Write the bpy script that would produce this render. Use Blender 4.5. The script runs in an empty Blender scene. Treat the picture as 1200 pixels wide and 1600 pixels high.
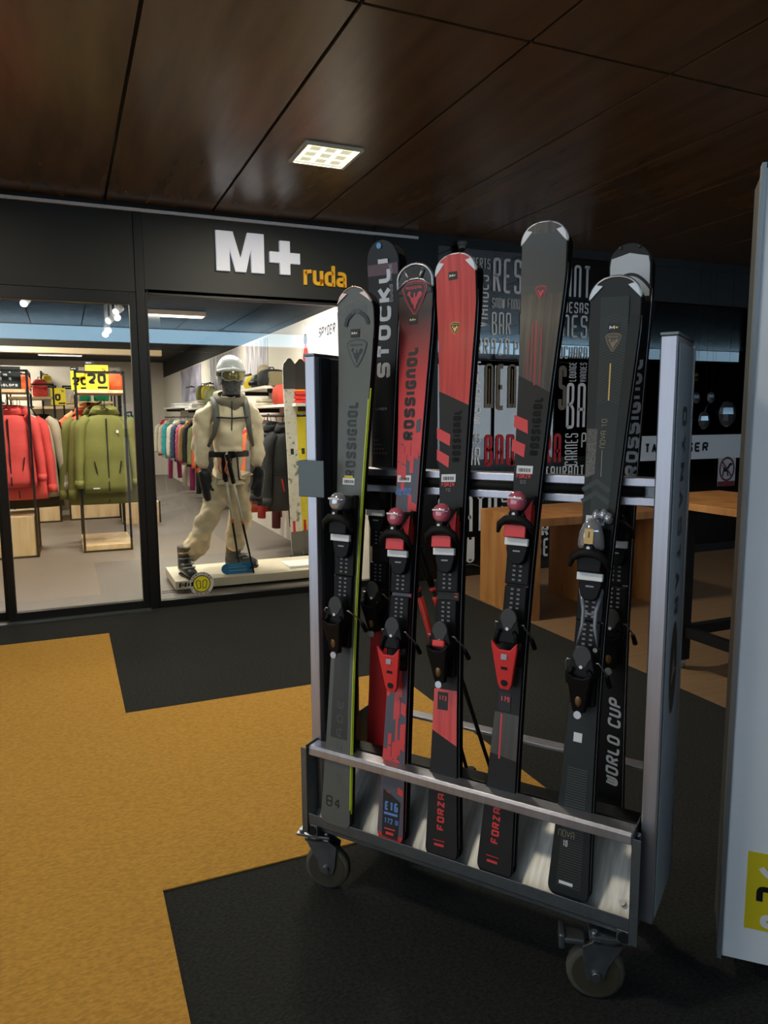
import bpy, bmesh, math, random
from mathutils import Vector, Matrix, Euler
random.seed(7)
SC = bpy.context.scene
COL = SC.collection
PI = math.pi
R = math.radians

# ------------------------------------------------------------------ camera
# world frame: X along the shop front (right), Y towards the shop, Z up, metres
CAM_H = 1.5
FPX = 1149.3
YAW, PITCH, ROLL = R(23.2965), R(7.3668), R(-0.3351)
_f = Vector((math.sin(YAW)*math.cos(PITCH), math.cos(YAW)*math.cos(PITCH), -math.sin(PITCH)))
_r = Vector((math.cos(YAW), -math.sin(YAW), 0))
_u = _r.cross(_f)
CR = math.cos(ROLL)*_r + math.sin(ROLL)*_u
CU = -math.sin(ROLL)*_r + math.cos(ROLL)*_u
CF = _f
cd = bpy.data.cameras.new('camera')
cd.sensor_fit = 'VERTICAL'; cd.sensor_height = 36.0; cd.lens = FPX/1600*36.0
cd.clip_start = 0.05; cd.clip_end = 200
cam = bpy.data.objects.new('camera', cd); COL.objects.link(cam)
cam.matrix_world = Matrix(((CR.x, CU.x, -CF.x, 0), (CR.y, CU.y, -CF.y, 0), (CR.z, CU.z, -CF.z, CAM_H), (0, 0, 0, 1)))
SC.camera = cam
CAMP = Vector((0, 0, CAM_H))

# ------------------------------------------------------------------ world, exposure
W = bpy.data.worlds.new('world'); SC.world = W; W.use_nodes = True
W.node_tree.nodes['Background'].inputs[0].default_value = (0.71, 0.77, 0.88, 1)
W.node_tree.nodes['Background'].inputs[1].default_value = 2.7
vs = SC.view_settings
vs.view_transform = 'Standard'; vs.look = 'None'; vs.exposure = 0.0; vs.gamma = 1.0
vs.use_curve_mapping = False
LAMP_W = 26.0        # each square recessed ceiling lamp under the canopy
STRIP_L = 4.5        # luminance of the linear lamp hung above the walkway
SHOP_W = 75.0        # each shop ceiling luminaire

# ------------------------------------------------------------------ pixel helpers (direction only; depth from the plane touched)
def ray(x, y):
    return CF + CR*((x-600)/FPX) - CU*((y-800)/FPX)
def on_plane(x, y, p, n):
    d = ray(x, y); t = (Vector(p)-CAMP).dot(n)/d.dot(n)
    return CAMP + d*t
def on_z(x, y, z): return on_plane(x, y, (0, 0, z), Vector((0, 0, 1)))
def on_y(x, y, Y): return on_plane(x, y, (0, Y, 0), Vector((0, 1, 0)))
def on_x(x, y, X): return on_plane(x, y, (X, 0, 0), Vector((1, 0, 0)))

# ------------------------------------------------------------------ materials
def lin(c):
    return tuple(((v/255)/12.92 if v/255 <= .04045 else ((v/255+.055)/1.055)**2.4) for v in c)
MATS = {}
def mat(name, rgb, rough=.5, metal=0, spec=.5, noise=0, nscale=40, bump=0, bscale=200, stretch=None, emit=0, coat=0, rough_var=0, alpha=1, trans=0):
    if name in MATS: return MATS[name]
    m = bpy.data.materials.new(name); m.use_nodes = True
    nt = m.node_tree; b = nt.nodes['Principled BSDF']; L = nt.links
    col = lin(rgb) + (1,)
    b.inputs['Base Color'].default_value = col
    b.inputs['Roughness'].default_value = rough
    b.inputs['Metallic'].default_value = metal
    b.inputs['Specular IOR Level'].default_value = spec
    b.inputs['Coat Weight'].default_value = coat
    b.inputs['Transmission Weight'].default_value = trans
    if emit:
        b.inputs['Emission Color'].default_value = col; b.inputs['Emission Strength'].default_value = emit
    if noise or bump or rough_var:
        tc = nt.nodes.new('ShaderNodeTexCoord'); mp = nt.nodes.new('ShaderNodeMapping')
        L.new(tc.outputs['Object'], mp.inputs[0])
        if stretch: mp.inputs['Scale'].default_value = stretch
        if noise or rough_var:
            n = nt.nodes.new('ShaderNodeTexNoise'); n.inputs['Scale'].default_value = nscale; n.inputs['Detail'].default_value = 4
            L.new(mp.outputs[0], n.inputs['Vector'])
        if noise:
            rp = nt.nodes.new('ShaderNodeMapRange'); rp.inputs[1].default_value = .25; rp.inputs[2].default_value = .75
            rp.inputs[3].default_value = 1-noise; rp.inputs[4].default_value = 1+noise
            L.new(n.outputs[0], rp.inputs[0])
            mx = nt.nodes.new('ShaderNodeMix'); mx.data_type = 'RGBA'; mx.blend_type = 'MULTIPLY'; mx.inputs[0].default_value = 1
            mx.inputs[6].default_value = col; L.new(rp.outputs[0], mx.inputs[7]); L.new(mx.outputs[2], b.inputs['Base Color'])
        if rough_var:
            r2 = nt.nodes.new('ShaderNodeMapRange'); r2.inputs[3].default_value = max(.02, rough-rough_var); r2.inputs[4].default_value = rough+rough_var
            L.new(n.outputs[0], r2.inputs[0]); L.new(r2.outputs[0], b.inputs['Roughness'])
        if bump:
            n2 = nt.nodes.new('ShaderNodeTexNoise'); n2.inputs['Scale'].default_value = bscale; n2.inputs['Detail'].default_value = 3
            L.new(mp.outputs[0], n2.inputs['Vector'])
            bp = nt.nodes.new('ShaderNodeBump'); bp.inputs['Strength'].default_value = bump; bp.inputs['Distance'].default_value = .01
            L.new(n2.outputs[0], bp.inputs['Height']); L.new(bp.outputs[0], b.inputs['Normal'])
    MATS[name] = m
    return m
def ramp_mat(name, stops, axis, scale, rough=.5, metal=0, noise_scale=(1, 1, 1), bump=0):
    """colour ramp over an object axis or stretched noise (axis None)"""
    m = bpy.data.materials.new(name); m.use_nodes = True; nt = m.node_tree; L = nt.links; b = nt.nodes['Principled BSDF']
    b.inputs['Roughness'].default_value = rough; b.inputs['Metallic'].default_value = metal
    tc = nt.nodes.new('ShaderNodeTexCoord'); mp = nt.nodes.new('ShaderNodeMapping'); mp.inputs['Scale'].default_value = noise_scale
    L.new(tc.outputs['Object'], mp.inputs[0])
    cr = nt.nodes.new('ShaderNodeValToRGB')
    if axis is None:
        n = nt.nodes.new('ShaderNodeTexNoise'); n.inputs['Scale'].default_value = scale; n.inputs['Detail'].default_value = 5
        L.new(mp.outputs[0], n.inputs['Vector']); src = n.outputs[0]
    else:
        sx = nt.nodes.new('ShaderNodeSeparateXYZ'); L.new(tc.outputs['Object'], sx.inputs[0])
        mr = nt.nodes.new('ShaderNodeMapRange'); mr.inputs[1].default_value = scale[0]; mr.inputs[2].default_value = scale[1]
        L.new(sx.outputs[axis], mr.inputs[0]); src = mr.outputs[0]
    L.new(src, cr.inputs[0])
    while len(cr.color_ramp.elements) < len(stops): cr.color_ramp.elements.new(.5)
    for e, (p, c) in zip(cr.color_ramp.elements, stops): e.position = p; e.color = lin(c)+(1,)
    L.new(cr.outputs[0], b.inputs['Base Color'])
    if bump:
        bp = nt.nodes.new('ShaderNodeBump'); bp.inputs['Strength'].default_value = bump; bp.inputs['Distance'].default_value = .01
        L.new(src, bp.inputs['Height']); L.new(bp.outputs[0], b.inputs['Normal'])
    MATS[name] = m
    return m
def glass_mat(name, tint=(1, 1, 1), refl=1.0, ior=1.5, rough=0.0):
    m = bpy.data.materials.new(name); m.use_nodes = True; nt = m.node_tree; L = nt.links
    nt.nodes.remove(nt.nodes['Principled BSDF']); out = nt.nodes['Material Output']
    fr = nt.nodes.new('ShaderNodeFresnel'); fr.inputs[0].default_value = ior
    mu = nt.nodes.new('ShaderNodeMath'); mu.operation = 'MULTIPLY'; mu.inputs[1].default_value = refl; mu.use_clamp = True
    t = nt.nodes.new('ShaderNodeBsdfTransparent'); t.inputs[0].default_value = tint+(1,)
    g = nt.nodes.new('ShaderNodeBsdfGlossy'); g.inputs['Roughness'].default_value = rough; g.inputs[0].default_value = (1, 1, 1, 1)
    mx = nt.nodes.new('ShaderNodeMixShader')
    L.new(fr.outputs[0], mu.inputs[0]); L.new(mu.outputs[0], mx.inputs[0]); L.new(t.outputs[0], mx.inputs[1]); L.new(g.outputs[0], mx.inputs[2]); L.new(mx.outputs[0], out.inputs[0])
    MATS[name] = m
    return m

BLACK = mat('black_satin', (22, 22, 23), .4)
FRAME = mat('black_frame', (13, 13, 14), .45)
FASCIA = mat('black_fascia', (30, 33, 34), .55)
ALU = mat('brushed_aluminium', (178, 178, 188), .38, .85, noise=.12, nscale=60, stretch=(1, 1, .05), rough_var=.08)
ALU_DARK = mat('grey_aluminium', (112, 118, 122), .42, .8, noise=.1, nscale=50, rough_var=.08)
STEEL = mat('zinc_steel', (150, 154, 158), .35, .9, noise=.12, nscale=30, rough_var=.1)
PLATE = mat('scratched_plate', (205, 203, 198), .42, .75, noise=.25, nscale=30, stretch=(3, .35, .35), rough_var=.12, bump=.05, bscale=60)
RUBBER = mat('grey_rubber', (82, 78, 68), .7, noise=.15, nscale=30)
PLASTIC = mat('black_plastic', (14, 14, 15), .45, spec=.16)
PLASTIC_M = mat('matte_black_plastic', (24, 24, 24), .6, spec=.2)
GREYPAD = mat('dark_grey_pad', (52, 54, 54), .6)
WHITE = mat('white_print', (225, 226, 230), .5)
SILVER = mat('silver_trim', (172, 172, 174), .36, .85)
RED = mat('binding_red', (226, 52, 54), .42)
INK = mat('black_print', (12, 12, 13), .5)
CARPET_K = mat('charcoal_carpet', (45, 46, 45), .95, spec=.1, noise=.5, nscale=75, bump=.6, bscale=160, stretch=(1, 1.8, 1))
CARPET_Y = mat('ochre_carpet', (184, 139, 66), .95, spec=.1, noise=.24, nscale=55, bump=.6, bscale=150, stretch=(1, 2.2, 1))
WOODFLOOR = mat('pale_wood_floor', (134, 106, 78), .5, noise=.14, nscale=5, stretch=(.6, 6, 1))
SHOPFLOOR = mat('grey_shop_floor', (122, 112, 104), .5, noise=.1, nscale=8, stretch=(1, 4, 1))
OAK = ramp_mat('oak', [(.25, (150, 98, 50)), (.5, (186, 128, 72)), (.75, (204, 150, 92))], None, 3, .42, noise_scale=(3, 3, .5))
PINE = ramp_mat('pale_plywood', [(.25, (196, 160, 112)), (.5, (222, 190, 144)), (.75, (232, 206, 164))], None, 3, .5, noise_scale=(4, 4, .6))
LAMINATE = ramp_mat('brown_laminate', [(.2, (82, 63, 44)), (.5, (104, 82, 58)), (.8, (122, 98, 70))], None, 2.2, .27, noise_scale=(2.6, .35, 1))
JOINT = mat('joint_black', (6, 6, 6), .8)
WALLW = mat('white_wall', (226, 218, 206), .7)
DARKWALL = mat('dark_wall', (20, 20, 21), .8)
DARKCEIL = mat('dark_ceiling', (30, 29, 28), .8)
PLYTOP = mat('plinth_cream', (214, 202, 178), .55, noise=.05, nscale=20)
GLASS = glass_mat('shop_glass', (.93, .96, .95), 1.9)
GLASS_D = glass_mat('smoked_glass', (.10, .11, .11), 1.7)
CLEAR = mat('clear_cap', (186, 188, 196), .08, .55, coat=1)

# ------------------------------------------------------------------ mesh builder
class MB:
    def __init__(self): self.v = []; self.f = []; self.s = []
    def add(self, vs, fs, smooth=False):
        o = len(self.v); self.v += [tuple(p) for p in vs]
        for f in fs: self.f.append(tuple(i+o for i in f)); self.s.append(smooth)
        return self
    def box(self, c, d, rot=None):
        x, y, z = (k/2 for k in d)
        P = [Vector((a*x, b*y, e*z)) for a in (-1, 1) for b in (-1, 1) for e in (-1, 1)]
        if rot is not None: P = [rot @ p for p in P]
        c = Vector(c)
        return self.add([c+p for p in P], [(0, 1, 3, 2), (4, 6, 7, 5), (0, 4, 5, 1), (2, 3, 7, 6), (0, 2, 6, 4), (1, 5, 7, 3)])
    def b2(self, a, b):
        a = Vector(a); b = Vector(b); return self.box((a+b)/2, [abs(k) for k in (b-a)])
    def tube(self, pts, r, n=8, cap=True, flat=1.0):
        pts = [Vector(p) for p in pts]; N = len(pts)
        rs = r if isinstance(r, (list, tuple)) else [r]*N
        rings = []; ref = None
        for i, p in enumerate(pts):
            d = (pts[min(i+1, N-1)]-pts[max(i-1, 0)]).normalized()
            if ref is None:
                ref = Vector((0, 0, 1)) if abs(d.z) < .9 else Vector((1, 0, 0))
            a = d.cross(ref)
            if a.length < 1e-5: a = d.cross(Vector((0, 1, 0)))
            a.normalize(); b = a.cross(d); ref = b
            rings.append([p+a*(rs[i]*math.cos(2*PI*k/n))+b*(rs[i]*flat*math.sin(2*PI*k/n)) for k in range(n)])
        return self.loft(rings, cap)
    def loft(self, rings, cap=True, closed=True, smooth=True):
        n = len(rings[0]); vs = [p for r in rings for p in r]; fs = []
        m = n if closed else n-1
        for i in range(len(rings)-1):
            for k in range(m): fs.append((i*n+k, i*n+(k+1) % n, (i+1)*n+(k+1) % n, (i+1)*n+k))
        self.add(vs, fs, smooth)
        if cap:
            o = len(self.v)-len(vs)
            self.f.append(tuple(o+k for k in reversed(range(n)))); self.s.append(False)
            self.f.append(tuple(o+(len(rings)-1)*n+k for k in range(n))); self.s.append(False)
        return self
    def ell(self, c, r, n=14, m=8, zmin=-1, rot=None):
        c = Vector(c); rings = []
        a0 = math.asin(max(-1, zmin))
        for i in range(m+1):
            a = a0+(PI/2-a0)*i/m; a = min(max(a, -PI/2+.02), PI/2-.02)
            ring = []
            for k in range(n):
                p = Vector((r[0]*math.cos(a)*math.cos(2*PI*k/n), r[1]*math.cos(a)*math.sin(2*PI*k/n), r[2]*math.sin(a)))
                ring.append(c+(rot @ p if rot is not None else p))
            rings.append(ring)
        return self.loft(rings)
    def prism(self, poly, fn, h0, h1):
        """poly: list of (a,b); fn(a,b,h)->xyz"""
        n = len(poly)
        vs = [fn(a, b, h0) for a, b in poly]+[fn(a, b, h1) for a, b in poly]
        fs = [tuple(range(n)), tuple(range(2*n-1, n-1, -1))]+[(i, n+i, n+(i+1) % n, (i+1) % n) for i in range(n)]
        return self.add(vs, fs)
    def build(self, name, m, parent=None, bevel=0, fixn=True):
        me = bpy.data.meshes.new(name); me.from_pydata(self.v, [], self.f)
        me.polygons.foreach_set('use_smooth', self.s)
        if fixn:
            bm = bmesh.new(); bm.from_mesh(me); bmesh.ops.recalc_face_normals(bm, faces=bm.faces); bm.to_mesh(me); bm.free()
        me.materials.append(m); me.update()
        o = bpy.data.objects.new(name, me); COL.objects.link(o)
        if parent is not None: o.parent = parent
        if bevel:
            b = o.modifiers.new('bevel', 'BEVEL'); b.width = bevel; b.segments = 2; b.limit_method = 'ANGLE'; b.angle_limit = R(40)
        return o
def thing(name, label, cat, loc=(0, 0, 0), rz=0, group=None):
    o = bpy.data.objects.new(name, None); COL.objects.link(o); o.empty_display_size = .1
    o.location = loc; o.rotation_euler = (0, 0, rz)
    return tag(o, label, cat, group)
def tag(o, label, cat, group=None, kind=None):
    o['label'] = label; o['category'] = cat
    if group: o['group'] = group
    if kind: o['kind'] = kind
    return o
def struct(o, label=None):
    o['kind'] = 'structure'
    if label: o['label'] = label; o['category'] = label.split()[-1]
    return o
def copy_tree(o, parent=None):
    c = o.copy(); COL.objects.link(c); c.parent = parent
    for ch in list(o.children): copy_tree(ch, c)
    return c
def area(name, loc, size, watts, rgb, rot=(0, 0, 0), parent=None, spread=PI):
    l = bpy.data.lights.new(name, 'AREA'); l.shape = 'RECTANGLE'; l.size, l.size_y = size; l.energy = watts; l.color = rgb; l.spread = spread
    o = bpy.data.objects.new(name, l); COL.objects.link(o); o.location = loc; o.rotation_euler = rot
    if parent is not None: o.parent = parent
    return o

# ------------------------------------------------------------------ stroke lettering
G = {
'A': [[(0, 0), (0, 1), (1, 1), (1, 0)], [(0, .42), (1, .42)]],
'B': [[(0, 0), (0, 1), (.9, 1), (.9, .62), (.6, .53), (0, .53)], [(.55, .53), (1, .43), (1, 0), (-.02, 0)]],
'C': [[(1, .78), (1, 1), (0, 1), (0, 0), (1, 0), (1, .22)]],
'D': [[(0, 0), (0, 1), (1, 1), (1, 0), (-.02, 0)]],
'E': [[(1, 1), (0, 1), (0, 0), (1, 0)], [(0, .5), (.85, .5)]],
'F': [[(1, 1), (0, 1), (0, 0)], [(0, .5), (.85, .5)]],
'G': [[(1, .78), (1, 1), (0, 1), (0, 0), (1, 0), (1, .46), (.5, .46)]],
'H': [[(0, 0), (0, 1)], [(1, 0), (1, 1)], [(0, .5), (1, .5)]],
'I': [[(.5, 0), (.5, 1)]],
'J': [[(1, 1), (1, 0), (0, 0), (0, .25)]],
'K': [[(0, 0), (0, 1)], [(1, 1), (.15, .48)], [(.3, .56), (1, 0)]],
'L': [[(0, 1), (0, 0), (1, 0)]],
'M': [[(0, 0), (0, 1), (1, 1), (1, 0)], [(.5, 1), (.5, .1)]],
'N': [[(0, 0), (0, 1), (1, 1), (1, 0)]],
'O': [[(.5, 1), (0, 1), (0, 0), (1, 0), (1, 1), (.48, 1)]],
'P': [[(0, 0), (0, 1), (1, 1), (1, .45), (0, .45)]],
'Q': [[(.5, 1), (0, 1), (0, 0), (1, 0), (1, 1), (.48, 1)], [(.55, .2), (1.05, -.08)]],
'R': [[(0, 0), (0, 1), (1, 1), (1, .5), (0, .5)], [(.45, .5), (1, 0)]],
'S': [[(1, .78), (1, 1), (0, 1), (0, .52), (1, .52), (1, 0), (0, 0), (0, .22)]],
'T': [[(0, 1), (1, 1)], [(.5, 1), (.5, 0)]],
'U': [[(0, 1), (0, 0), (1, 0), (1, 1)]],
'V': [[(0, 1), (.5, 0), (1, 1)]],
'W': [[(0, 1), (0, 0), (1, 0), (1, 1)], [(.5, .9), (.5, 0)]],
'X': [[(0, 0), (1, 1)], [(0, 1), (1, 0)]],
'Y': [[(0, 1), (.5, .5), (1, 1)], [(.5, .5), (.5, 0)]],
'Z': [[(0, 1), (1, 1), (0, 0), (1, 0)]],
'n': [[(0, 0), (0, 1), (1, 1), (1, 0)]],
'0': [[(.5, 1), (0, 1), (0, 0), (1, 0), (1, 1), (.48, 1)]],
'1': [[(.15, .82), (.6, 1), (.6, 0)]],
'2': [[(0, .78), (0, 1), (1, 1), (1, .55), (0, .0), (1, 0)]],
'3': [[(0, 1), (1, 1), (1, 0), (0, 0)], [(.3, .52), (1, .52)]],
'4': [[(.75, 0), (.75, 1), (0, .3), (1, .3)]],
'6': [[(1, 1), (0, 1), (0, 0), (1, 0), (1, .52), (0, .52)]],
'7': [[(0, 1), (1, 1), (.35, 0)]],
'8': [[(.5, 1), (0, 1), (0, 0), (1, 0), (1, 1), (.48, 1)], [(0, .52), (1, .52)]],
'9': [[(0, 0), (1, 0), (1, 1), (0, 1), (0, .48), (1, .48)]],
'%': [[(.05, 1), (.05, .65), (.4, .65), (.4, 1), (.05, 1)], [(.95, 1), (.05, 0)], [(.6, 0), (.6, .35), (.95, .35), (.95, 0), (.6, 0)]],
'+': [[(.5, .12), (.5, .88)], [(0, .5), (1, .5)]],
'.': [[(.4, 0), (.6, 0)]], ',': [[(.6, .08), (.4, -.15)]], '-': [[(.1, .5), (.9, .5)]],
'r': [[(0, 0), (0, .66)], [(0, .55), (.25, .66), (.75, .66)]],
'u': [[(0, .66), (0, 0), (1, 0), (1, .66)], [(1, .3), (1, -.05)]],
'd': [[(1, 1), (1, 0), (0, 0), (0, .66), (1, .66)]],
'a': [[(.05, .66), (1, .66), (1, 0), (0, 0), (0, .38), (1, .38)]],
'v': [[(0, .66), (.5, 0), (1, .66)]],
'c': [[(1, .66), (0, .66), (0, 0), (1, 0)]],
}
G['ā'] = [[(0, 0), (.5, 1), (1, 0)], [(.2, .35), (.8, .35)]]
G['ñ'] = [[(0, 0), (0, 1), (1, 0), (1, 1)]]
G['m'] = [[(0, 0), (0, 1), (.5, .3), (1, 1), (1, 0)]]
def sans(s): return s.replace('A', 'ā').replace('N', 'ñ').replace('M', 'm')
def _round(pts, r, k=4):
    if r <= 0 or len(pts) < 3: return pts
    out = [pts[0]]
    for i in range(1, len(pts)-1):
        p = Vector(pts[i]); a = Vector(pts[i-1])-p; b = Vector(pts[i+1])-p
        rr = min(r, a.length*.48, b.length*.48)
        A = p+a.normalized()*rr; Bp = p+b.normalized()*rr
        for j in range(k+1):
            t = j/k; q = A*(1-t)**2+p*2*t*(1-t)+Bp*t*t; out.append((q.x, q.y))
    out.append(pts[-1]); return out
def ribbon(pts, th):
    """quads of a polyline ribbon with mitred joins"""
    P = [Vector(p) for p in pts]; n = len(P); Ls = []; Rs = []
    for i in range(n):
        d0 = (P[i]-P[i-1]).normalized() if i else None
        d1 = (P[i+1]-P[i]).normalized() if i < n-1 else None
        d = (d0+d1) if (d0 is not None and d1 is not None) else (d0 if d1 is None else d1)
        if d.length < 1e-6: d = d1
        d = d.normalized(); nn = Vector((-d.y, d.x))
        k = 1.0
        if d0 is not None and d1 is not None:
            c = nn.dot(Vector((-d1.y, d1.x))); k = 1/max(.45, c)
        Ls.append(P[i]+nn*th/2*k); Rs.append(P[i]-nn*th/2*k)
    return [(Ls[i], Rs[i], Rs[i+1], Ls[i+1]) for i in range(n-1)]
def text_quads(s, w, h, th, gap, rnd=.35, slant=0, centre=False, narrow=('I', '1', '.', ',', 'J')):
    """letters of cell width w and cap height h; origin at the left of the baseline"""
    quads = []; x = 0
    for ch in s:
        if ch == ' ': x += w*.6+gap; continue
        cw = w*.12 if ch == 'I' else (w*.4 if ch in '.,' else w)
        for pl in G.get(ch, G['I']):
            pts = [(x+th/2+(p[0] if ch != 'I' else .5)*(cw-th if cw > th else 0), th/2+p[1]*(h-th)) for p in pl]
            # dots are short strokes
            pts = _round(pts, rnd*w)
            for q in ribbon(pts, th):
                quads.append([(a.x+slant*a.y, a.y) for a in q])
        x += max(cw, th)+gap
    width = x-gap
    return quads, width
def text_mesh(mb, s, fn, width, h, th, gapf=.28, rnd=.35, slant=0, mirror=False, thick=0):
    """fit the word into width x h; fn(x,y,d)->xyz (d = proud distance)"""
    n = sum(.12 if c == 'I' else .4 if c in '.,' else .6 if c == ' ' else 1 for c in s)
    g = len(s)-1
    w = width/(n+g*gapf)
    q, wd = text_quads(s, w, h, th, w*gapf, rnd, slant)
    k = width/wd if wd > 0 else 1
    for quad in q:
        if thick:
            mb.prism([(a*k, b) for a, b in quad], fn, 0, thick)
        else:
            mb.add([fn(a*k, b, 0) for a, b in quad], [(0, 1, 2, 3)])
    return mb
# ================================================================== THE SETTING
YF = 5.98            # plane of the shop front
ZC = 3.08            # canopy ceiling
XL, XR, YB = -3.54, 16.0, -6.46
def slab(name, a, b, m, label=None, bevel=0):
    return struct(MB().b2(a, b).build(name, m, bevel=bevel), label)
def poly_floor(name, pts, z, m, th=.02):
    return MB().prism(pts, lambda a, b, h: (a, b, z-h), 0, th).build(name, m)
struct(poly_floor('floor', [(XL, YB), (3.05, YB), (3.05, YF), (XL, YF)], 0.0, CARPET_K), 'charcoal needle felt carpet under the canopy floor')
GX0, GX1, GY0, GY1, GY2 = .205, 1.708, 2.279, 3.83, 5.37
struct(poly_floor('floor_carpet_inlay', [(XL, YB), (GX0, YB), (GX0, GY0), (GX1, GY0), (GX1, GY1), (GX0, GY1), (GX0, GY2), (XL, GY2)], .006, CARPET_Y, .005), 'ochre yellow stepped carpet inlay on the charcoal floor')
struct(poly_floor('floor_wood', [(3.05, YB), (XR, YB), (XR, YF), (3.05, YF)], .002, WOODFLOOR), 'pale wood floor in front of the restaurant floor')
struct(poly_floor('floor_shop', [(-4.2, YF), (2.6, YF), (2.6, 20.5), (-4.2, 20.5)], .0, SHOPFLOOR), 'grey floor inside the clothing shop floor')
struct(poly_floor('floor_restaurant', [(2.6, YF), (XR, YF), (XR, 11), (2.6, 11)], .0, mat('rest_floor', (48, 40, 34), .6)), 'dark floor inside the restaurant floor')

# canopy ceiling of single laminate panels with black joints
ceil = struct(MB().b2((XL, YB, ZC+.012), (XR, YF, ZC+.06)).build('ceiling', JOINT), 'brown wood laminate canopy panels with black joints ceiling')
ys = [YB, -3.36, -.262, 2.838, YF]
xs = [.36+.7785*k for k in range(-5, 21)]
pm = {}
for j in range(4):
    for i in range(len(xs)-1):
        w, d = xs[i+1]-xs[i]-.018, ys[j+1]-ys[j]-.018
        key = round(d, 3)
        if key not in pm:
            o = MB().box((0, 0, 0), (w, d, .016)).build('panel', LAMINATE, ceil, bevel=.001); pm[key] = o
        else:
            o = pm[key].copy(); COL.objects.link(o); o.parent = ceil
        o.location = ((xs[i]+xs[i+1])/2, (ys[j]+ys[j+1])/2, ZC+.008)

# surrounding walls that the photograph only shows as reflections and darkness
lw = MB().b2((XL-.1, 3.6, 0), (XL, YF, ZC+.06)).b2((XL-.1, YB, 2.9), (XL, 3.6, ZC+.06)).b2((XL-.1, YB, 0), (XL, 3.6, .12))
struct(lw.build('wall_left', DARKWALL))
wl = struct(MB().b2((XL-.06, YB, .12), (XL-.05, 3.6, 2.9)).build('window_5', GLASS), 'long glazed plaza side left of the viewer window')
for k in range(8): MB().b2((XL-.1, YB+1.43*k, .12), (XL-.02, YB+1.43*k+.06, 2.9)).build('window_frame', FRAME, wl)
def portal(loc, size, rot):
    o = area('daylight_portal', loc, size, 1, (1, 1, 1), rot); o.data.cycles.is_portal = True
portal((XL-.12, (YB+3.6)/2, 1.51), (2.8, 10.1), (0, R(-90), 0))
portal((11.4, YB-.12, 1.57), (4.4, 2.75), (R(90), 0, 0))
slab('wall_right', (XR, YB, 0), (XR+.1, YF+5, ZC+.06), DARKWALL)
bw = MB()
for a, b in (((XL, 0), (9.2, ZC)), ((13.6, 0), (XR, ZC)), ((9.2, 0), (13.6, .2)), ((9.2, 2.95), (13.6, ZC))):
    bw.b2((a[0], YB-.1, a[1]), (b[0], YB, b[1]))
struct(bw.build('wall_back', DARKWALL))
wp = struct(MB().b2((9.2, YB-.06, .2), (13.6, YB-.05, 2.95)).build('window_3', GLASS), 'wide plaza window behind the viewer window')
for x in (9.22, 10.3, 11.4, 12.5, 13.58): MB().b2((x-.04, YB-.09, .2), (x+.04, YB-.02, 2.95)).build('window_frame', FRAME, wp)
# snowy plaza outside that window
slab('ground_plaza', (-20, -40, -.3), (30, YB-.2, -.2), mat('snow_ground', (205, 212, 222), .9))

# ---- shop front
XM0, XM1 = .548, .611
fas = struct(MB().b2((XL, YF-.02, 2.44), (XM0, YF+.06, 3.02)).build('wall_shopfront', FASCIA, bevel=.003), 'black fascia over the sliding shop door wall')
MB().b2((XM1, YF-.02, 2.44), (2.93, YF+.06, 3.02)).build('fascia_panel', FASCIA, fas, bevel=.003)
MB().b2((XL, YF-.0, 3.02), (2.93, YF+.12, ZC+.07)).build('fascia_back', FRAME, fas)
MB().b2((XL, YF-.035, 3.022), (2.9, YF-.0, 3.045)).build('trim_1', mat('white_trim', (235, 238, 244), .35))
struct(bpy.data.objects['trim_1'], 'pale metal edge strip along the top of the shop front trim')
MB().b2((XM0, YF-.03, .0), (XM1, YF+.09, 3.02)).build('mullion', FRAME, fas, bevel=.004)
MB().b2((2.5, YF-.03, .0), (3.06, YF+.12, ZC+.07)).build('column', FRAME, fas, bevel=.004)
# sliding doors
def glazed(name, x0, x1, z0, z1, label, glass, fw=.05, y=YF, bottom=None, top=None, posts=()):
    d = bpy.data.objects.new(name, None); COL.objects.link(d); struct(d, label)
    bt = bottom or fw; tp = top or fw
    MB().b2((x0, y-.02, z0), (x0+fw, y+.05, z1)).build('stile', FRAME, d, bevel=.003)
    MB().b2((x1-fw, y-.02, z0), (x1, y+.05, z1)).build('stile', FRAME, d, bevel=.003)
    MB().b2((x0+fw, y-.02, z0), (x1-fw, y+.05, z0+bt)).build('bottom_rail', FRAME, d, bevel=.003)
    MB().b2((x0+fw, y-.02, z1-tp), (x1-fw, y+.05, z1)).build('top_rail', FRAME, d, bevel=.003)
    MB().b2((x0+fw, y+.014, z0+bt), (x1-fw, y+.02, z1-tp)).build('pane', glass, d)
    return d
glazed('door_1', -.455, XM0, .01, 2.44, 'sliding glass shop door with the clothes racks behind door', GLASS, .052, bottom=.06, top=.09)
glazed('door_2', -1.46, -.44, .01, 2.44, 'left sliding glass leaf at the edge of the picture door', GLASS, .04, y=YF+.06, bottom=.06, top=.09)
glazed('door_3', -3.5, -1.48, .01, 2.44, 'glazed shop front beyond the picture edge door', GLASS, .052, bottom=.06, top=.09)
glazed('window_1', XM1, 2.5, .0, 2.47, 'large shop window with the ski mannequin behind window', GLASS, .018, bottom=.055, top=.045)
slab('threshold', (XL, YF-.1, .0), (XM0, YF-.025, .012), ALU_DARK, 'flat metal sill in front of the sliding door threshold')

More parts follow.
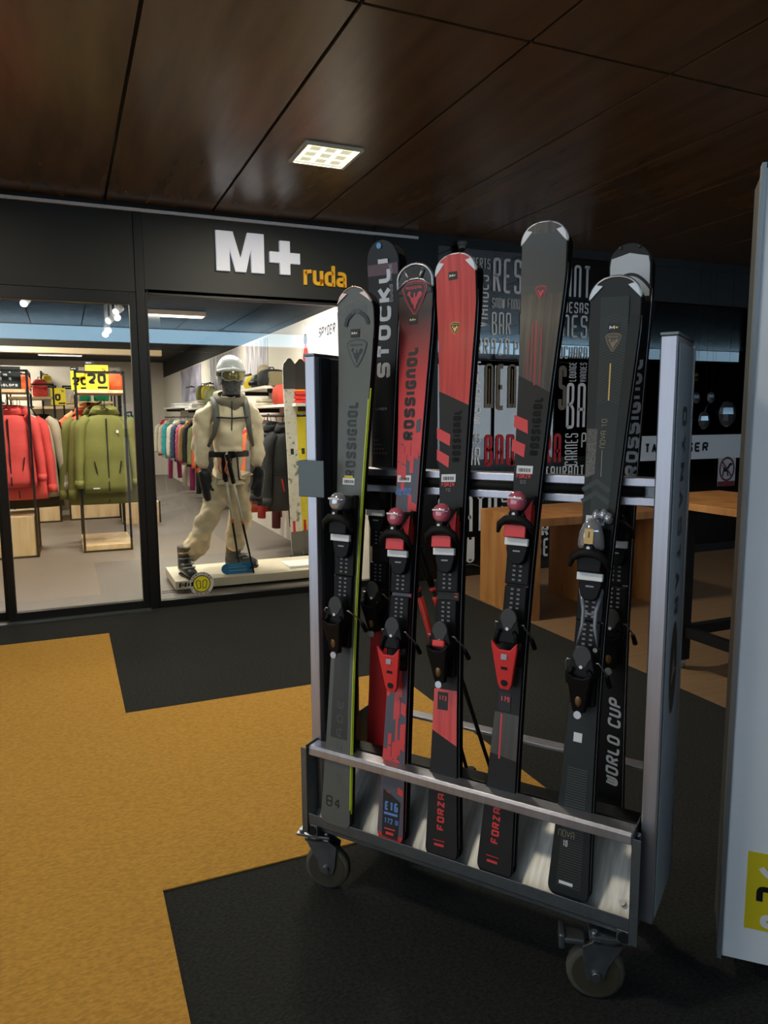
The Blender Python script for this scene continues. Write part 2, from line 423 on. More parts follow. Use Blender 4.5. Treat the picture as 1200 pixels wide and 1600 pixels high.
# ---- M+ ruda sign
sg = thing('shop_sign', 'white M plus and small yellow ruda lettering on black fascia', 'sign', (0, YF-.02, 0))
SW = mat('sign_white', (226, 230, 244), .5, emit=.22); SY = mat('sign_yellow', (232, 176, 40), .5, emit=.08)
def fs(x0, z0): return lambda a, b, h: (x0+a, -h, z0+b)
Wm, Hm = .42, .30
m0 = MB()
mx0, mz0 = 1.153, 2.638
m0.prism([(x*.88, z) for x, z in ((0, 0), (.118, 0), (.118, .185), (.168, 0), (.262, 0), (.312, .185), (.312, 0), (.43, 0), (.43, .30), (.28, .30), (.215, .10), (.15, .30), (0, .30))], fs(mx0, mz0), 0, .03)
m0.build('letter', SW, sg)
MB().prism([(0, .10), (.083, .10), (.083, .012), (.167, .012), (.167, .10), (.25, .10), (.25, .183), (.167, .183), (.167, .272), (.083, .272), (.083, .183), (0, .183)], fs(1.577, mz0-.008), 0, .03).build('plus', SW, sg)
ru = MB()
rx = 1.858
def glyph(mb, pls, x, z, th):
    for pl in pls:
        for q in ribbon(_round(pl, .035), th): mb.prism([(a.x, a.y) for a in q], fs(x, z), 0, .02)
for i, pls in enumerate(([[(.015, 0), (.015, .118)], [(.015, .085), (.04, .108), (.068, .108)]],
        [[(.015, .118), (.015, .014), (.075, .014), (.075, .118)], [(.075, .05), (.075, 0)]],
        [[(.075, .165), (.075, 0)], [(.075, .014), (.015, .014), (.015, .104), (.075, .104)]],
        [[(.018, .106), (.075, .106), (.075, 0)], [(.075, .014), (.015, .014), (.015, .062), (.075, .062)]])):
    b = MB(); glyph(b, pls, rx+(0, .082, .188, .292)[i]*.97, 2.575+.006*i*0, .028); b.build('letter', SY, sg)

# ---- square recessed lamps under the canopy
LM = mat('lamp_glow', (255, 252, 222), .5, emit=1.5)
LC = mat('lamp_cell', (225, 222, 190), .5, emit=.75)
def square_lamp(x, y, label, k=1.0):
    t = thing('ceiling_lamp', label, 'lamp', (x, y, ZC), 0, 'square lamps under the canopy')
    f = MB()
    for s in (-1, 1):
        f.box((s*.17, 0, -.008), (.02, .36, .016)); f.box((0, s*.17, -.008), (.32, .02, .016))
    f.build('frame', mat('lamp_frame', (215, 215, 200), .5), t)
    MB().box((0, 0, -.002), (.32, .32, .003)).build('diffuser', LM, t)
    for i in (-1, 0, 1):
        for j in (-1, 0, 1):
            MB().box((i*.096, j*.096, -.006), (.062, .062, .006)).build('cell', LC, t)
    l = area('lamp_light', (0, 0, -.012), (.3, .3), LAMP_W*k, (1.0, .90, .70), parent=t)
square_lamp(1.545, 4.452, 'square nine-cell lamp glowing in the brown panelled ceiling', 2.0)
square_lamp(-.79, 1.55, 'square ceiling lamp above the left of the walkway, outside the picture')
square_lamp(-.79, 4.452, 'square ceiling lamp near the sliding door, outside the picture', .6)
square_lamp(3.88, 1.35, 'added unseen square lamp brightening the wooden tables and restaurant front', .45)  # added out of view to brighten the tables and restaurant front
# linear lamp across the walkway, seen as a pale blue bar in the glass
t = thing('linear_lamp', 'long pale blue linear lamp across the walkway, mirrored in the shop glass', 'lamp', (0, -1.9, 0))
MB().b2((-3.4, -.05, 2.82), (15.8, 0, ZC-.001)).build('housing', mat('lamp_housing', (200, 205, 210), .5), t)
MB().b2((-3.4, .0, 2.83), (15.8, .008, ZC-.012)).build('tube_cover', mat('linear_glow', (170, 212, 240), .5, emit=STRIP_L), t)

# ---- restaurant glazing with white vinyl words
W2 = bpy.data.objects.new('window_2', None); COL.objects.link(W2); struct(W2, 'dark restaurant window covered in white menu words window')
XG0, XG1 = 3.06, 5.16
VIN = mat('vinyl_black', (16, 18, 19), .12)
MB().b2((XG0, YF, .07), (XG1, YF+.02, 1.10)).build('vinyl_panel', VIN, W2)
MB().b2((XG0, YF+.004, 1.10), (XG1, YF+.012, 3.03)).build('pane', glass_mat('rest_glass', (.16, .18, .19), 3.2), W2)
MB().b2((XG0, YF-.02, 0), (XG1, YF+.06, .07)).build('bottom_rail', FRAME, W2)
MB().b2((XG0, YF-.02, 3.0), (XG1, YF+.12, ZC+.07)).build('top_rail', FRAME, W2)
MB().b2((XG0, YF-.02, .07), (XG0+.04, YF+.06, 3.0)).build('stile', FRAME, W2)
MB().b2((XG1-.05, YF-.02, .07), (XG1, YF+.06, 3.0)).build('stile', FRAME, W2)
VW = mat('vinyl_white', (236, 240, 246), .5); VR = mat('vinyl_red', (190, 40, 50), .5); VT = mat('vinyl_tan', (122, 112, 98), .5)
def word(s, a, b, px_h, m=VW, th=.3, rnd=.3, gapf=.35, up=False):
    """a, b: baseline start and end pixels on the glass plane; px_h: pixel of the top above a"""
    A = on_y(a[0], a[1], YF-.002); Bp = on_y(b[0], b[1], YF-.002); T = on_y(px_h[0], px_h[1], YF-.002)
    if up:
        width = Bp.z-A.z; h = abs(T.x-A.x)
        fn = lambda x, y, d: (A.x-y, YF-.003, A.z+x)
    else:
        width = Bp.x-A.x; h = T.z-A.z
        fn = lambda x, y, d: (A.x+x, YF-.003, A.z+y)
    n = len(s); w = width/(n*(1+gapf))
    text_mesh(MB(), s, fn, width, h, min(w*th, h*.3), gapf, rnd).build('lettering', m, W2, fixn=False)
word('DESSERTS', (719, 417), (766, 421), (719, 400))
word('RESTAURANT', (770, 457), (922, 470), (770, 402), th=.32)
word('SNOW FOOD', (769, 481), (812, 484), (769, 465))
word('HAMBURGUESAS', (822, 485), (919, 493), (822, 467))
word('BAR', (768, 523), (798, 525), (768, 487))
word('RACIONES', (812, 524), (917, 531), (812, 487))
word('VIANDES', (763, 512), (763, 430), (744, 512), up=True)
word('TERRAZA', (722, 553), (796, 557), (722, 526))
word('PLATS', (803, 556), (846, 559), (803, 532))
word('CUCHARA', (866, 560), (918, 563), (866, 540))
word('LOUNGE', (692, 599), (752, 601), (692, 563))
word('MENU', (751, 662), (751, 606), (733, 662), up=True)
word('SALADES', (720, 693), (750, 694), (720, 678))
word('BAR', (717, 729), (750, 730), (717, 699))
word('BAQUEIRA', (757, 729), (876, 727), (757, 679), m=VR, th=.42)
word('MEMORIES', (757, 641), (884, 643), (757, 568), m=VT, th=.5, rnd=.5)
word('BAR', (884, 670), (930, 671), (884, 598), th=.34)
word('LOUNGE', (900, 596), (900, 566), (889, 596), up=True)
word('VIANDES', (916, 597), (916, 567), (906, 597), up=True)
word('CARNES', (902, 727), (902, 677), (882, 727), up=True)
word('PRIX', (908, 700), (940, 701), (908, 676))
word('RESTAURANT', (822, 748), (912, 747), (822, 730))
word('SALADAS, PORTIONS', (822, 784), (914, 779), (822, 769))
word('PLATO', (684, 837), (776, 832), (684, 777), th=.36)
word('TO', (795, 800), (795, 773), (783, 800), up=True)
word('SNOW', (672, 885), (741, 882), (672, 842), th=.36)
word('BAR', (815, 841), (857, 839), (815, 820), th=.36)
word('CASSE', (800, 874), (857, 871), (800, 845), th=.36)
# thin loose cable in front of the window foot
c = MB(); pts = [on_y(700+8*k, 886+3*math.sin(k*1.1)-(k*.4), YF-.03) for k in range(9)]
for p in pts: p.z = max(p.z, .06)
tag(c.tube(pts, .003, 5).build('cable', mat('pale_cable', (130, 130, 125), .6)), 'thin pale cable along the foot of the restaurant window', 'cable')
# small security camera on the fascia
t = thing('security_camera', 'small grey dome camera above the restaurant window', 'camera', tuple(on_y(722, 383, YF-.06)))
MB().tube([(0, 0, .03), (0, 0, -.0)], .045, 14).tube([(0, 0, 0), (0, 0, -.03)], .034, 14).build('body', mat('cam_grey', (120, 122, 124), .4), t)
MB().ell((0, 0, -.03), (.03, .03, .03), 12, 6).build('dome', PLASTIC, t)
MB().b2((-.02, 0, .02), (.02, .06, .04)).build('bracket', FRAME, t)

# ---- dark restaurant door with sign strip
D4 = glazed('door_4', XG1, 7.4, .0, 3.0, 'dark glass restaurant door with a white sign strip door', glass_mat('door_glass', (.3, .3, .3), 1.3), .06, bottom=.08, top=.35)
glazed('window_4', 7.4, XR, .0, 3.0, 'dark glass beyond the white display board window', MATS['door_glass'], .06)
MB().b2((XG1, YF-.02, 3.0), (XR, YF+.12, ZC+.07)).build('top_rail', FRAME, D4)
p = on_y(985, 721, YF-.01); q = on_y(1154, 678, YF-.01)
t = thing('door_sign', 'white strip sign reading TA NGER on the dark glass door', 'sign', (0, YF-.008, 0))
MB().b2((p.x, -.006, 1.028), (q.x+.25, 0, 1.287)).build('strip', mat('sign_strip', (226, 232, 242), .5), t)
a0 = on_y(1007, 706, YF-.01)
for s, xa, xb in (('TA', 1007, 1026), ('NGER', 1060, 1106)):
    A = on_y(xa, 706, YF-.014).x; Bx = on_y(xb, 706, YF-.014).x
    text_mesh(MB(), sans(s), lambda x, y, d, A=A: (A+x, -.008, 1.105+y), Bx-A, .105, .026, .3, .2).build('lettering', mat('navy_print', (28, 32, 48), .5), t, fixn=False)
t = thing('prohibition_sign', 'white no-dogs sticker with red ring on the dark glass door', 'sign', tuple(on_y(1135, 737, YF-.008)))
MB().b2((-.13, -.004, -.16), (.13, 0, .17)).build('sticker', mat('sticker_white', (196, 200, 210), .5), t)
rg = MB(); N = 28
for q in ribbon([(.105*math.cos(2*PI*k/N), .03+.125*math.sin(2*PI*k/N)) for k in range(N+1)], .022): rg.add([(a.x, -.006, a.y) for a in q], [(0, 1, 2, 3)])
for q in ribbon([(-.075, .115), (.075, -.055)], .018): rg.add([(a.x, -.0062, a.y) for a in q], [(0, 1, 2, 3)])
rg.build('ring', mat('ring_red', (118, 44, 54), .5), t, fixn=False)
dg = MB(); dg.add([(x, -.0055, z) for x, z in ((-.05, .05), (.02, .05), (.02, .0), (-.05, .0))], [(0, 1, 2, 3)])
for a, b, th in (((-.045, .03), (-.06, -.05), .018), ((.0, .03), (.02, -.05), .018), ((.015, .04), (.045, .085), .028), ((.04, .085), (.075, .08), .026), ((-.05, .04), (-.07, .075), .01)):
    for q in ribbon([a, b], th): dg.add([(k.x, -.0055, k.y) for k in q], [(0, 1, 2, 3)])
dg.build('dog_shape', INK, t, fixn=False)
MB().b2((-.13, -.0055, -.16), (.13, -.0045, -.105)).build('caption_band', MATS['ring_red'], t)
# rooms behind: restaurant box and shop box
struct(MB().b2((2.6, 11, 0), (XR, 11.1, 3.2)).build('wall_restaurant', mat('rest_wall', (26, 22, 20), .8)))
slab('ceiling_restaurant', (2.6, YF+.1, 3.02), (XR, 11, 3.1), DARKCEIL)
SHX = 2.47
slab('wall_shop_right', (SHX, YF+.1, 0), (SHX+.1, 20.5, 2.56), WALLW, 'white display wall along the right of the shop wall')
slab('wall_shop_upper', (SHX, YF+.1, 2.56), (SHX+.1, 20.5, 3.1), DARKCEIL)
slab('wall_shop_back', (-4.2, 20.4, 0), (SHX, 20.5, 3.1), WALLW)
slab('wall_shop_left', (-4.3, YF+.1, 0), (-4.2, 20.5, 3.1), WALLW)
slab('ceiling_shop', (-4.3, YF+.07, 2.95), (SHX+.1, 20.5, 3.05), DARKCEIL, 'dark ceiling of the clothing shop ceiling')
# ================================================================== SKI TROLLEY
RA = R(-54.0)
RO = Vector((1.152, 1.363, 0))
RU = Vector((math.cos(RA), math.sin(RA), 0)); RV = Vector((-math.sin(RA), math.cos(RA), 0))
def rw(u, v, z): return RO+RU*u+RV*v+Vector((0, 0, z))
rack = thing('ski_trolley', 'wheeled aluminium ski display trolley standing on the carpet', 'ski rack', tuple(RO), RA)
UL, UR = -.888, .088     # inner faces of the end plates
VD = .43                 # depth
ZL, ZT = .235, .497
ap = lambda o, w=.002: o
# end plates with bent front flange
for s, ux in ((-1, UL), (1, UR)):
    b = MB().b2((ux-.003*(s < 0), 0, ZL-.03), (ux+.003*(s > 0), VD, ZT))
    b.b2((ux, 0, ZL-.03), (ux+s*.022, .003, ZT-.012)); b.b2((ux, VD-.003, ZL-.03), (ux+s*.022, VD, ZT-.012))
    b.build('end_plate', ALU_DARK, rack, bevel=.001)
# front and rear lips (angle profile), sloping deck plates to a black centre beam
for v0, v1, vn in ((.004, .006, .045), (VD-.006, VD-.004, VD-.045)):
    MB().b2((UL, v0, ZL), (UR, v1, ZL+.036)).b2((UL, v0, ZL), (UR, vn, ZL+.004)).build('lip', ALU_DARK, rack, bevel=.001)
def deckplate(va, za, vb, zb):
    b = MB(); d = Vector((0, vb-va, zb-za)).normalized(); n = Vector((0, -d.z, d.y))*.003
    P = [Vector((UL, va, za)), Vector((UR, va, za)), Vector((UR, vb, zb)), Vector((UL, vb, zb))]
    b.add(P+[p+n for p in P], [(0, 1, 2, 3), (7, 6, 5, 4), (0, 4, 5, 1), (1, 5, 6, 2), (2, 6, 7, 3), (3, 7, 4, 0)])
    b.build('deck_plate', PLATE, rack)
deckplate(.045, ZL+.004, .165, .385); deckplate(VD-.045, ZL+.004, VD-.165, .385)
MB().b2((UL, .185, .36), (UR, .245, .425)).build('centre_beam', mat('beam_black', (26, 27, 28), .35, .3), rack, bevel=.003)
for k, u_ in enumerate((-.86, .06)):
    for v_ in (.06,):
        MB().tube([(u_, v_-.006, ZL+.04), (u_, v_, ZL+.034)], .008, 10).build('rivet', STEEL, rack)
# front and rear bars, half-round
for v0, s in ((.008, 1), (VD-.008, -1)):
    prof = [(0.0, .462), (0.0, .484), (.006, .492), (.05, .492), (.05, .486), (.012, .484), (.008, .478), (.008, .462)]
    MB().prism([(v0+s*a, z) for a, z in prof], lambda a, b, h: (UL+.002+h, a, b), 0, UR-UL-.004).build('guard_bar', ALU, rack, bevel=.002)
    for ux, e in ((UL, -1), (UR, 1)):
        MB().tube([(ux+e*.002, v0+s*.03, .474), (ux+e*.014, v0+s*.03, .474)], .009, 8).build('bolt', STEEL, rack)
# side posts: aluminium profile with black perforated inner strip
for s, u0 in ((-1, -.911), (1, .097)):
    u1 = u0+.036
    b = MB().b2((u0, .06, .235), (u1, .285, 1.68)).build('post', ALU, rack, bevel=.003)
    ui = u1 if s < 0 else u0; sg_ = 1 if s < 0 else -1
    MB().b2((ui, .085, .5), (ui+sg_*.006, .13, 1.675)).build('groove_strip', mat('slate_strip', (38, 46, 54), .4, .4), rack)
    MB().b2((ui, .135, .5), (ui+sg_*.008, .26, 1.672)).build('perforated_strip', mat('graphite_strip', (50, 53, 56), .5, .3), rack)
    hm = None
    for k in range(26):
        z = 1.63-k*.042
        if hm is None:
            hm = MB().box((0, 0, 0), (.002, .008, .016)).build('slot', INK, rack)
            o = hm
        else:
            o = hm.copy(); COL.objects.link(o); o.parent = rack
        o.location = (ui+sg_*.0085, .165, z)
    MB().b2((u0-.002, .057, 1.68), (u1+.002, .288, 1.687)).build('end_cap', ALU_DARK, rack, bevel=.001)
# outer side panel of the right post with lettering
uo = .134
MB().b2((uo, .075, .25), (uo+.003, .272, 1.665)).build('side_panel', mat('panel_grey', (150, 157, 166), .5, .1), rack)
MB().b2((uo, .275, .25), (uo+.006, .285, 1.67)).build('edge_strip', SILVER, rack)
for i, ch in enumerate('DYNASTAR'): text_mesh(MB(), sans(ch), lambda x, y, d: (uo+.0036, .145+y, 1.52-i*.067-x), .046, .06, .013, .45, .2).build('letter', mat('panel_ink', (50, 56, 64), .5), rack, fixn=False)
N = 24
MB().add([(uo+.0036, .172+.05*math.cos(2*PI*k/N), .87+.12*math.sin(2*PI*k/N)) for k in range(N)], [tuple(range(N))]).build('emblem', mat('emblem_black', (26, 28, 30), .5), rack, fixn=False)
MB().add([(uo+.0042, .172+a, .87+b) for a, b in ((-.03, -.04), (.0, .05), (.012, .0), (.034, -.01), (0, -.02))], [(0, 1, 2, 3, 4)]).build('emblem_star', SILVER, rack, fixn=False)
# leaning rail: two light flanges and a black foam rod between
VRAIL = .226
MB().b2((-.875, VRAIL, 1.318), (.097, VRAIL+.06, 1.34)).build('rail', ALU, rack, bevel=.002)
MB().b2((-.875, VRAIL, 1.268), (.097, VRAIL+.06, 1.29)).build('rail', ALU, rack, bevel=.002)
MB().b2((-.875, VRAIL+.012, 1.288), (.097, VRAIL+.05, 1.32)).build('rail_web', ALU_DARK, rack)
MB().tube([(-.83, VRAIL+.006, 1.304), (.04, VRAIL+.006, 1.304)], .013, 10).build('foam_rod', PLASTIC_M, rack)
# grey folded bracket plate round the left post
MB().b2((-.932, .05, 1.262), (-.928, .2, 1.372)).b2((-.932, .046, 1.262), (-.838, .05, 1.372)).build('bracket_plate', mat('bracket_grey', (92, 102, 106), .5, .3), rack, bevel=.004)
# underframe tubes with black plugs
for uc in (UL+.012, UR-.012):
    MB().b2((uc-.018, .008, ZL-.04), (uc+.018, VD-.008, ZL-.002)).build('frame_tube', ALU_DARK, rack, bevel=.002)
    for v_, e in ((.008, -1), (VD-.008, 1)):
        MB().tube([(uc, v_, ZL-.021), (uc, v_+e*.004, ZL-.021)], .014, 14).build('tube_plug', PLASTIC_M, rack)
for v_ in (.03, VD-.06): MB().b2((UL, v_, ZL-.03), (UR, v_+.03, ZL-.002)).build('frame_tube', ALU_DARK, rack, bevel=.002)
# casters
CAST = None
def caster(u_, v_, ang, brake):
    e = bpy.data.objects.new('caster', None); COL.objects.link(e); e.parent = rack
    e.location = (u_, v_, 0); e.rotation_euler = (0, 0, ang)
    rr = .074
    MB().b2((-.055, -.045, .186), (.055, .045, .194)).build('top_plate', STEEL, e, bevel=.001)
    for x in (-.042, .042):
        for y in (-.032, .032): MB().tube([(x, y, .194), (x, y, .204)], .008, 8).build('bolt', STEEL, e)
    MB().tube([(0, 0, .168), (0, 0, .186)], .036, 18).build('swivel', STEEL, e)
    off = .034
    for s in (-1, 1):
        poly = [(-.036, .17), (.038, .17), (.07, .15), (off+.03, .085), (off+.022, rr-.014), (off, rr-.022), (off-.02, rr-.012), (off-.03, .1)]
        MB().prism(poly, lambda a, b, h, s=s: (a, s*(.021+h), b), 0, .003).build('fork', STEEL, e, bevel=.0008)
    MB().b2((-.036, -.024, .158), (.045, .024, .171)).build('fork_crown', STEEL, e, bevel=.002)
    tr = MB()
    def prof(n=28):
        rings = []
        for rad, y in ((rr-.012, -.016), (rr-.002, -.013), (rr, -.006), (rr, .006), (rr-.002, .013), (rr-.012, .016)):
            rings.append([Vector((off+rad*math.cos(2*PI*k/n), y, rr+rad*math.sin(2*PI*k/n))) for k in range(n)])
        return rings
    tr.loft(prof()); tr.build('tyre', RUBBER, e)
    MB().tube([(off, -.018, rr), (off, .018, rr)], rr-.014, 24).build('hub', mat('hub_tan', (60, 54, 40), .6), e)
    MB().tube([(off, -.03, rr), (off, .03, rr)], .006, 10).tube([(off, -.033, rr), (off, -.024, rr)], .011, 8).tube([(off, .033, rr), (off, .024, rr)], .011, 8).build('axle_bolt', STEEL, e)
    if brake:
        MB().b2((off+.03, -.028, .155), (off+.085, .028, .17)).b2((off+.08, -.03, .14), (off+.095, .03, .18)).build('brake_pedal', STEEL, e, bevel=.004)
    return e
caster(UR-.055, .055, R(200), True)
caster(UL-.002, .055, R(15), False)
caster(UR-.055, VD-.055, R(120), False)
caster(UL+.06, VD-.055, R(40), True)

# ================================================================== SKIS
class Ski:
    def __init__(self, name, label, b_px, t_px, wid, body_m, front=True, side_m=None, tip_len=.05, tip_round=.55, tail_round=.35, thick=.011, gap=.03, L=None, bot=None, base_z=.262, rail_v=.182, partner=True, group='skis on the trolley'):
        n = Vector((0, 0, 1))
        B = on_z(b_px[0], b_px[1], base_z)
        if bot:   # rear row: follow the visible part of the tail down to the rear deck
            q = on_plane(b_px[0], b_px[1], RO+RV*(bot+.006), RV); B = rw((q-RO).dot(RU), bot, base_z)
        Bv = (B-RO).dot(RV)
        d = RV*(rail_v-Bv)+Vector((0, 0, 1.30-B.z)); nn = RU.cross(d).normalized()
        yd = nn if nn.dot(RV) > 0 else -nn; self.rise = .028
        T = on_plane(t_px[0], t_px[1], B-yd*self.rise, nn)+yd*self.rise
        self.nn = nn
        ax = T-B; self.L = ax.length; z = ax.normalized()
        x = (RU-z*RU.dot(z)).normalized(); y = z.cross(x)
        M = Matrix(((x.x, y.x, z.x, B.x), (x.y, y.y, z.y, B.y), (x.z, y.z, z.z, B.z), (0, 0, 0, 1)))
        self.M = M; self.Mi = M.inverted(); self.wid = wid; self.thick = thick
        self.tip_len = tip_len; self.tip_round = tip_round; self.tail_round = tail_round
        e = thing(name, label, 'skis', group=group); e.matrix_world = M
        self.e = e
        self.gap = gap
        self.body = self._body(body_m, side_m or PLASTIC, 0, 1)
        if partner: self._body(PLASTIC_M, side_m or PLASTIC, gap, -1)
    def hw(self, s):
        tip, waist, tail = self.wid; L = self.L; f = s/L
        if f < .42: k = (.42-f)/.42; w = waist+(tail-waist)*k**1.8
        else: k = min(1, (f-.42)/.5); w = waist+(tip-waist)*k**1.8
        w /= 2
        tl = self.tip_len; ds = L-s
        if ds < tl: w *= max(.0, 1-(1-ds/tl)**2.2)**self.tip_round
        tl2 = .026
        if s < tl2: w *= .66+.34*max(0., 1-(1-s/tl2)**2)**.5
        return w
    def y0(self, s):
        L = self.L; a = L*.86
        y = -.010*math.sin(PI*min(1, s/a))*0
        if s > a: y = -self.rise*((s-a)/(L-a))**2
        return y
    def P(self, t, s, up=0): return (t, self.y0(s)-self.thick/2-up, s)
    def _stations(self):
        L = self.L; st = [0, .0015, .004, .008, .013, .019, .026]+[.026+(L-self.tip_len-.026)*k/42 for k in range(1, 43)]
        st += [L-self.tip_len*(1-k/14) for k in range(1, 14)]+[L-.0008]
        return st
    def _body(self, m, side, yoff, sgn):
        rings = []; th = self.thick
        for s in self._stations():
            w = max(self.hw(s), .002); y = self.y0(s)*(1 if sgn > 0 else -.2)+yoff; t_ = th*(.55 if s > self.L*.93 else 1)
            a, b = (-t_/2, t_/2) if sgn > 0 else (t_/2, -t_/2)
            rings.append([Vector((-w+.002, y+a, s)), Vector((w-.002, y+a, s)), Vector((w, y+a*.5, s)), Vector((w, y+b, s)), Vector((-w, y+b, s)), Vector((-w, y+a*.5, s))])
        mb = MB().loft(rings, smooth=False)
        o = mb.build('ski', m, self.e)
        o.data.materials.append(side)
        for p in o.data.polygons:
            if abs(p.normal.y) < .6: p.material_index = 1
        return o
    def px(self, x, y):
        yd = self.M.col[1].to_3d(); off = -self.thick/2
        for _ in range(4):
            q = self.Mi @ on_plane(x, y, self.M.translation+yd*off, yd); off = self.y0(min(max(q.z, 0), self.L))-self.thick/2
        return q.x, q.z
    def zone(self, name, m, s0, s1, f0=-1, f1=1, inset=.003, up=.0006, ns=None, nt=4, parent=None):
        """surface patch; s0/s1 are numbers or functions of the lateral fraction"""
        S0 = s0 if callable(s0) else (lambda f: s0); S1 = s1 if callable(s1) else (lambda f: s1)
        ns = ns or max(3, int(abs(S1(0)-S0(0))/.03)+2)
        vs, fs_ = [], []
        for i in range(ns+1):
            for j in range(nt+1):
                f = f0+(f1-f0)*j/nt; s = S0(f)+(S1(f)-S0(f))*i/ns
                w = max(self.hw(s)-inset, .0); vs.append(self.P(f*w, s, up))
        for i in range(ns):
            for j in range(nt):
                a = i*(nt+1)+j; fs_.append((a, a+1, a+nt+2, a+nt+1))
        return MB().add(vs, fs_).build(name, m, parent or self.body, fixn=False)
    def poly(self, name, m, pts, up=.001, parent=None, frac=False):
        bm = bmesh.new(); bm.faces.new([bm.verts.new((t, 0, s)) for t, s in pts])
        lo, hi = min(q[1] for q in pts), max(q[1] for q in pts); n = int((hi-lo)/.01)
        for i in range(1, n+1):
            bmesh.ops.bisect_plane(bm, geom=bm.verts[:]+bm.edges[:]+bm.faces[:], plane_co=(0, 0, lo+(hi-lo)*i/(n+1)), plane_no=(0, 0, 1))
        bm.verts.index_update()
        mb = MB().add([self.P(v.co.x, v.co.z, up) for v in bm.verts], [tuple(v.index for v in f.verts) for f in bm.faces]); bm.free()
        return mb.build(name, m, parent or self.body, fixn=False)
    def rect(self, name, m, tc, sc, w, h, up=.001, ang=0):
        c, s_ = math.cos(ang), math.sin(ang)
        return self.poly(name, m, [(tc+c*a-s_*b, sc+s_*a+c*b) for a, b in ((-w/2, -h/2), (w/2, -h/2), (w/2, h/2), (-w/2, h/2))], up)
    def vtext(self, s, m, s0, s1, tc, h, th, up=.0012, gapf=.25, rnd=.3, slant=0, name='lettering', down=False):
        if down: fn = lambda x, y, d: self.P(tc-h/2+y, s1-x, up)
        else: fn = lambda x, y, d: self.P(tc+h/2-y, s0+x, up)
        return text_mesh(MB(), s, fn, s1-s0, h, th, gapf, rnd, slant).build(name, m, self.body, fixn=False)
    def htext(self, s, m, t0, t1, s0, h, th, up=.0012, gapf=.25, rnd=.3, slant=0):
        return text_mesh(MB(), s, lambda x, y, d: self.P(t0+x, s0+y, up), t1-t0, h, th, gapf, rnd, slant).build('lettering', m, self.body, fixn=False)
    def lines(self, name, m, pls, th, up=.0012):
        b = MB()
        for pl in pls:
            for q in ribbon(pl, th): b.add([self.P(a.x, a.y, up) for a in q], [(0, 1, 2, 3)])
        return b.build(name, m, self.body, fixn=False)
    def mplus(self, tc, sc, w=.036):
        h = w*.8
        self.rect('sticker', INK, tc, sc, w, h, .0014)
        self.htext('m', WHITE, tc-w*.38, tc+w*.04, sc-h*.18, h*.38, w*.075, .0018, rnd=.05)
        self.htext('+', mat('sticker_yellow', (222, 210, 60), .5), tc+w*.06, tc+w*.34, sc-h*.16, h*.34, w*.08, .0018)
    def barcode(self, tc, sc, w=.05, h=.024, ang=0):
        self.rect('price_sticker', WHITE, tc, sc, w, h, .0014)
        b = MB(); x = -w*.38; rnd_ = random.Random(3)
        while x < w*.36:
            bw_ = rnd_.choice((.0008, .0016, .0026)); b.add([self.P(tc+x+k*bw_, sc-h*.28+q*h*.46, .0017) for k, q in ((0, 0), (1, 0), (1, 1), (0, 1))], [(0, 1, 2, 3)]); x += bw_+rnd_.choice((.001, .0018))
        b.build('bar_print', INK, self.body, fixn=False)
    def tipband(self, m, width=.005, depth=None, wedges=True):
        L = self.L; d = depth or self.tip_len*.62
        pts = []
        n = 12
        for k in range(n+1):
            s = L-d+d*k/n-.0005; pts.append((-self.hw(s), s))
        for k in range(n, -1, -1):
            s = L-d+d*k/n-.0005; pts.append((self.hw(s), s))
        MB().tube([self.P(t, s, -.003) for t, s in pts], width*.7, 8).build('tip_protector', m, self.e)
        if wedges:
            for e in (-1, 1):
                q = [(e*(self.hw(L-d)-.001), L-d), (e*(self.hw(L-d*.62)-.001), L-d*.62), (e*(self.hw(L-d*.35)-.001), L-d*.35), (e*(self.hw(L-d*.35)-.018), L-d*.42), (e*(self.hw(L-d)-.012), L-d*.8)]
                self.poly('tip_wedge', m, q if e > 0 else q[::-1], .002, parent=None)
    def shield(self, tc, sc, h, rim, fill, bird, word_=True):
        """three-sided crest with a cockerel"""
        w = h*.86
        def S(k): return [(tc+a*w*k, sc+b*h*k) for a, b in ((-.5, .36), (-.35, .46), (0, .5), (.35, .46), (.5, .36), (.49, .24), (.36, -.08), (.2, -.32), (.06, -.48), (0, -.5), (-.06, -.48), (-.2, -.32), (-.36, -.08), (-.49, .24))]
        self.poly('crest', rim, S(1), .0014); self.poly('crest_field', fill, S(.93), .0018)
        self.lines('crest_line', rim, [[p for p in S(.84)]+[S(.84)[0]]], h*.012, .0021)
        if word_: self.htext('ROSSIGNOL', bird, tc-w*.33, tc+w*.33, sc+h*.245, h*.085, h*.018, .0021, rnd=.2)
        b = [(tc+a*h, sc+q*h) for a, q in ((-.25, .09), (-.2, .19), (-.12, .18), (-.14, .07), (-.09, .0), (-.03, .0), (-.02, .14), (.02, .14), (.03, .0), (.08, .03), (.13, .14), (.21, .17), (.27, .1), (.22, 0), (.13, -.07), (.1, -.16), (.05, -.24), (.03, -.34), (-.02, -.34), (-.03, -.24), (-.11, -.14), (-.15, .0), (-.2, .06))]
        self.poly('cockerel', bird, b, .0022)
    # ---- bindings
    def binding(self, s_afd, s_heel, accent, lens, lever, style=0, tc=0):
        th = self.thick/2
        e = self.e
        def part(n):
            o = bpy.data.objects.new(n, None); COL.objects.link(o); o.parent = e; return o
        y = lambda up: -th-up
        toe = part('toe_binding')
        MB().b2((-.034, y(0), s_afd-.115), (.034, y(.012), s_afd+.125)).build('base_plate', PLASTIC, toe, bevel=.003)
        if style != 2:
            for sx in (-1, 1): MB().b2((sx*.03-.006, y(0), s_afd+.085), (sx*.03+.006, y(.02), s_afd+.128)).build('plate_ear', PLASTIC, toe, bevel=.003)
        tk = MB()
